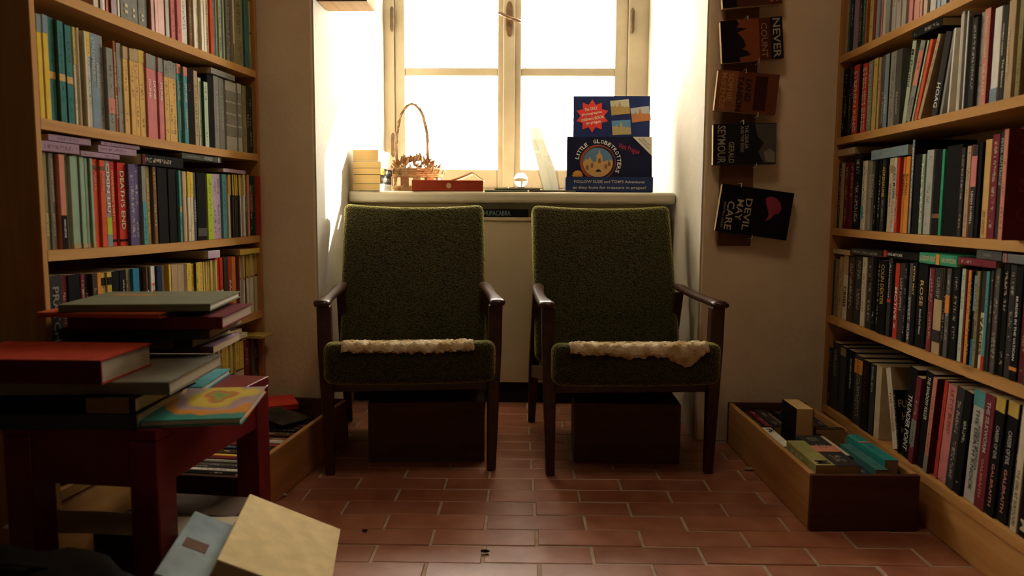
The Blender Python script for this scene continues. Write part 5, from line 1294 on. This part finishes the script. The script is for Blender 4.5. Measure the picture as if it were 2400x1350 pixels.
# ------------------------------------------------------------------ clutter under and before the red table
cb_ = carton(-0.760, -0.535, 1.345, 1.545, 0.140, math.radians(-7.2), "dark cardboard box under the red table, kraft paper on top", M_CARTON)
secs = []
for i in range(15):
    t = i / 14; x = -0.925 + 0.41 * t
    z = 0.1462 + 0.004 * math.sin(t * 7) * t + (0.012 * max(0.12 - t, 0) / 0.12)
    y0 = 1.338 + 0.006 * math.sin(5 * t); y1 = 1.425 + 0.01 * math.sin(4 * t + 1) - 0.03 * max(t - 0.8, 0)
    secs.append([(x, y0, z), (x, y1, z + 0.004), (x, y1, z + 0.0055), (x, y0, z + 0.0015)])
kp = MB().loft(secs).build("kraft_paper", noisy("kraft_paper", (0.50, 0.42, 0.27), (0.60, 0.51, 0.34), 7, 0.9, 5, bump=0.3, bscale=25))
tag(kp, "pale sheet of kraft paper lying on the box under the table", "paper")
# books sliding off one another beside the table: a tan board-covered one on top
A_, B_, C_ = Vector((-0.497, 1.407, 0.200)), Vector((-0.332, 1.433, 0.120)), Vector((-0.464, 1.149, 0.200))
e1 = (B_ - A_).normalized(); e2 = (C_ - A_); e2 = (e2 - e1 * e2.dot(e1)).normalized(); nU = e2.cross(e1)
if nU.z < 0: nU = -nU
def slid(depth, T, L, D, dx, dy, col, label, page, name="hardback_book"):
    # spine on the raised side, pages to the low side
    X, Y = nU, e1; Z = X.cross(Y)
    o0 = A_ - nU * (depth + T) + e1 * dx + e2 * dy
    org = o0 if Z.dot(e2) > 0 else o0 + e2 * L
    o = make_book(name, T, L, D, col, frame_m(X, Y, Z, org), hard=True, page=page)
    return tag(o, label, "book", "books sliding in a heap beside the red table")
slid(0.0, 0.040, 0.270, 0.186, 0.0, 0.0, (0.72, 0.57, 0.31), "broad tan board-covered book topping the heap beside the table", (0.40, 0.27, 0.15))
bb = slid(0.0406, 0.010, 0.235, 0.190, -0.075, 0.060, (0.30, 0.36, 0.38), "pale blue picture book half under the tan board", (0.6, 0.58, 0.5), "picture_book")
Mph = frame_m(e1, e2, nU, A_ - nU * 0.0404 + e1 * -0.042 + e2 * 0.175)
flat("cover_photo", [(-0.020, -0.016), (0.020, -0.016), (0.020, 0.016), (-0.020, 0.016)], bb.matrix_world.inverted() @ Mph, (0.16, 0.09, 0.07), bb, 0.0004)
slid(0.0512, 0.045, 0.230, 0.172, -0.002, 0.02, 'bk', "thick black album third in the sliding heap", (0.3, 0.22, 0.14))
lay("hardback_book", -0.497, 1.235, 0.001, 0.205, 0.075, 0.045, 83, 'ch', "charcoal hardback lying flat under the sliding heap", grp="books sliding in a heap beside the red table")
# dark cloth bag slumped under the table's front
rnd = random.Random(12)
bm = bmesh.new(); bmesh.ops.create_icosphere(bm, subdivisions=4, radius=1.0)
from mathutils import noise as _noise
for v in bm.verts:
    d_ = v.co.copy(); k = 1 + 0.16 * _noise.noise(d_ * 1.7) + 0.07 * _noise.noise(d_ * 4.3 + Vector((3, 1, 2)))
    v.co = Vector((d_.x * 0.185 * k, d_.y * 0.090 * k, max(d_.z * 0.130 * k, -0.095) + 0.096))
me = bpy.data.meshes.new("cloth_bag"); bm.to_mesh(me); bm.free(); me.polygons.foreach_set("use_smooth", [True] * len(me.polygons))
me.materials.append(noisy("dark_cloth", (0.020, 0.018, 0.018), (0.034, 0.030, 0.030), 12, 0.95, 5, bump=0.6, bscale=90, spec=0.05))
bag = link(bpy.data.objects.new("cloth_bag", me)); bag.location = (-0.735, 1.110, 0.0)
tag(bag, "dark slumped cloth bag on the floor before the red table", "bag")
MB().tube([(-0.08, -0.02, 0.205), (-0.04, -0.05, 0.228), (0.03, -0.05, 0.226), (0.07, -0.02, 0.205)], [0.006] * 4, 8, flat=0.5).build("bag_strap", me.materials[0], bag, smooth=True)
# crumbs on the tiles
for i, (px, py, sc, col, lab) in enumerate(((855, 1247, 0.007, (0.02, 0.016, 0.014), "tiny black crumb on the tiles nearer the tan board"), (1137, 1296, 0.010, (0.02, 0.016, 0.014), "small black crumb lying on the centre tiles"), (1755, 1102, 0.016, (0.30, 0.22, 0.12), "curled dry leaf on the floor beside the loose crate"), (664, 1163, 0.010, (0.55, 0.50, 0.40), "scrap of white paper by the filed crate's foot"))):
    p = atz(px, py, 0.0)
    bm = bmesh.new(); bmesh.ops.create_icosphere(bm, subdivisions=2, radius=sc)
    for v in bm.verts:
        v.co = Vector((v.co.x, v.co.y * 0.6, v.co.z * 0.3 + 0.0035)) * (1 + 0.3 * _noise.noise(v.co * 300))
    me = bpy.data.meshes.new("floor_scrap"); bm.to_mesh(me); bm.free(); me.materials.append(M_INK)
    o = link(bpy.data.objects.new("floor_scrap", me)); o.color = (*col, 1); o.location = (p.x, p.y, 0.001)
    tag(o, lab, "scrap", "scraps on the floor")

# ------------------------------------------------------------------ paperbacks hung sideways on the wall
M_STRIP = wood("stained_lath", (0.13, 0.055, 0.028), (0.18, 0.08, 0.04), (0.06, 0.02, 0.01), axis=2)
WALLY = lambda x: 2.432 - math.tan(A_ROOM) * x
hs = empty("hanging_rack"); hs.matrix_world = ROOM_M
tag(hs, "narrow dark wooden lath fixed upright on the wall carrying hung paperbacks", "wall rack")
def wpt(px, py, off): # a pixel on the wall plane lifted by off, in room coordinates
    y = 2.42
    for _ in range(4):
        P = aty(px, py, y); y = WALLY(P.x) - off
    return aty(px, py, y)
a_ = ROOM_M.inverted() @ wpt(1690, 300, 0.005); b_ = ROOM_M.inverted() @ wpt(1768, 300, 0.005)
ztop_, zbot_ = 1.62, (ROOM_M.inverted() @ wpt(1700, 576, 0.005)).z
box("lath", a_.x, b_.x, -0.012, -0.0008, zbot_, ztop_, M_STRIP, hs, bevel=0.001)
BRN = (0.16, 0.05, 0.022)
hung = [
 # left-top, right-top, left-bottom pixels; cover colour
 ((1690, -66), (1830, -78), (1692, 20), (0.10, 0.035, 0.02), "dark brown paperback hung highest, cut by the picture's top", [("S", 0.12, 0.30, 0.06, 0.10, (0.30, 0.12, 0.04))]),
 ((1688, 50), (1833, 38), (1698, 148), (0.11, 0.030, 0.018), "hung paperback with a dark city silhouette and vertical title", []),
 ((1684, 163), (1828, 175), (1673, 258), BRN, "reddish brown hung paperback with broad orange lettering", []),
 ((1672, 291), (1820, 288), (1672, 387), (0.018, 0.020, 0.022), "hung black paperback with grey shoreline print", []),
 ((1694, 430), (1862, 453), (1676, 541), (0.012, 0.011, 0.012), "lowest hung paperback, black with a pink petal shape", []),
]
HB = []
for k, (lt, rt_, lb, col, lab, _t) in enumerate(hung):
    off = 0.040
    A = wpt(*lt, off); B = wpt(*rt_, off); Dn = wpt(*lb, off)
    ux = (B - A); Lw = ux.length; ux.normalize()
    vy = (Dn - A); vy = vy - ux * vy.dot(ux); Hh = vy.length; dn = vy.normalized()     # dn points down
    nn = ux.cross(-dn)                                                              # towards the room
    if nn.y > 0: nn = -nn
    # book seen from its front: head at right or left, fore-edge down; spine along the top edge
    T = 0.024
    # local x = thickness (front to back) -> -nn, local y (spine to fore-edge) -> down, local z (height) -> across
    X = -nn; Y = dn; Z = X.cross(Y)
    org = A if Z.dot(ux) > 0 else B
    M = frame_m(X, Y, Z, org)
    o = make_book("paperback_book", T, Lw, Hh, col, M, page=(0.66, 0.50, 0.30))
    tag(o, lab, "book", "paperbacks hung on the wall rack")
    face = M.inverted() @ frame_m(ux, -dn, nn, A + nn * 0.0007)                        # x right, y up from the front's top left corner
    HB.append((o, face, Lw, Hh))
def vtext(k, s, x, y0, y1, hgt, col, bold=0.012):
    """letters running down the hung cover: baseline towards the wall's niche, top towards the bookcase"""
    o, F_, Lw, Hh = HB[k]
    M = F_ @ Matrix.Translation((x * Lw, -Hh * (y0 + y1) / 2, 0.0004)) @ Matrix.Rotation(-math.pi / 2, 4, 'Z')
    lettering(o, s, Hh * (y1 - y0), hgt * Lw, M, col, bold)
def shape(k, pts, col, nm="cover_print", off=0.0002):
    o, F_, Lw, Hh = HB[k]
    flat(nm, [(x * Lw, -y * Hh) for x, y in pts], F_, col, o, off)
ORG = (0.42, 0.16, 0.05); GRYT = (0.42, 0.38, 0.30)
vtext(0, "S", 0.86, 0.78, 0.94, 0.14, ORG); shape(0, [(0.0, 0.0), (0.22, 0.0), (0.24, 1.0), (0.0, 1.0)], (0.012, 0.012, 0.012))
shape(1, [(0, 0), (0.62, 0), (0.62, 1), (0, 1)], (0.26, 0.075, 0.03))
shape(1, [(0, 0), (0.26, 0), (0.30, 0.10), (0.26, 0.18), (0.42, 0.22), (0.27, 0.30), (0.36, 0.46), (0.40, 0.62), (0.34, 0.70), (0.44, 0.78), (0.46, 0.86), (0.28, 0.90), (0.30, 1.0), (0, 1)], (0.016, 0.012, 0.012), off=0.0003)
shape(1, [(0.80, 0), (1, 0), (1, 1), (0.80, 1)], (0.02, 0.02, 0.024)); vtext(1, "NEVER", 0.90, 0.03, 0.97, 0.12, GRYT); vtext(1, "COUNT", 0.70, 0.12, 0.94, 0.10, (0.34, 0.22, 0.14))
shape(2, [(0, 0), (0.34, 0.0), (0.34, 1), (0, 1)], (0.26, 0.10, 0.045)); shape(2, [(0.62, 0.08), (0.82, 0.08), (0.82, 0.92), (0.62, 0.92)], (0.05, 0.016, 0.012))
vtext(2, "SOPHIE", 0.22, 0.06, 0.74, 0.09, (0.50, 0.24, 0.10)); vtext(2, "McKENZIE", 0.11, 0.06, 0.96, 0.09, (0.50, 0.24, 0.10)); vtext(2, "TANSON", 0.38, 0.10, 0.98, 0.10, (0.04, 0.02, 0.015)); vtext(2, "LAND", 0.52, 0.18, 0.72, 0.10, (0.04, 0.02, 0.015))
vtext(3, "SEYMOUR", 0.13, 0.04, 0.96, 0.13, GRYT); vtext(3, "GERALD", 0.29, 0.44, 0.96, 0.09, GRYT); vtext(3, "THE DEALER", 0.53, 0.04, 0.62, 0.055, GRYT); vtext(3, "AND THE DEAD", 0.46, 0.06, 0.70, 0.05, GRYT)
shape(3, [(0.66, 0.02), (1, 0.02), (1, 0.98), (0.80, 0.96), (0.72, 0.70), (0.80, 0.48), (0.70, 0.30)], (0.10, 0.10, 0.095)); shape(3, [(0.80, 0.70), (0.90, 0.62), (0.98, 0.72), (0.98, 0.96), (0.84, 0.94)], (0.26, 0.25, 0.22), off=0.0003)
vtext(4, "DEVIL", 0.40, 0.24, 0.90, 0.09, (0.55, 0.50, 0.40)); vtext(4, "MAY", 0.285, 0.28, 0.72, 0.09, (0.55, 0.50, 0.40)); vtext(4, "CARE", 0.16, 0.34, 0.94, 0.10, (0.55, 0.50, 0.40)); vtext(4, "SEBASTIAN FAULKS", 0.075, 0.36, 0.90, 0.03, (0.30, 0.28, 0.24))
petal = [(0.62, 0.18), (0.68, 0.13), (0.76, 0.15), (0.83, 0.24), (0.86, 0.36), (0.83, 0.46), (0.77, 0.50), (0.73, 0.60), (0.66, 0.66), (0.70, 0.52), (0.67, 0.40), (0.64, 0.30)]
shape(4, petal, (0.34, 0.05, 0.09))
M_CLIP = plain("white_clip", (0.70, 0.66, 0.55), 0.4)
for k, (cx_, cy_) in enumerate(((1752, 43), (1778, 142), (1748, 167), (1776, 268), (1742, 287), (1772, 387), (1737, 434), (1762, 555))):
    p = ROOM_M.inverted() @ wpt(cx_, cy_, 0.046)
    up = 1 if k % 2 == 0 else -1
    m = MB().tube([(p.x, -0.0125, p.z + up * 0.006), (p.x, p.y - 0.0045, p.z + up * 0.006), (p.x, p.y - 0.0045, p.z - up * 0.006)], 0.0013, 6)
    m.build("wire_clip", M_CLIP, hs)

# round shade added out of view above the warm fill light
cl_ = empty("added_fill_lamp", (0.10, 1.30, ZC))
tag(cl_, "round shade added overhead for the unseen warm fill light", "lamp")
MB().loft([[(0.24 * math.cos(2 * math.pi * k / 28), 0.24 * math.sin(2 * math.pi * k / 28), -0.085) for k in range(28)], [(0.20 * math.cos(2 * math.pi * k / 28), 0.20 * math.sin(2 * math.pi * k / 28), -0.001) for k in range(28)]]).build("fill_lamp_shade", M_LAMP, cl_)
gather_small(300)
label_books()
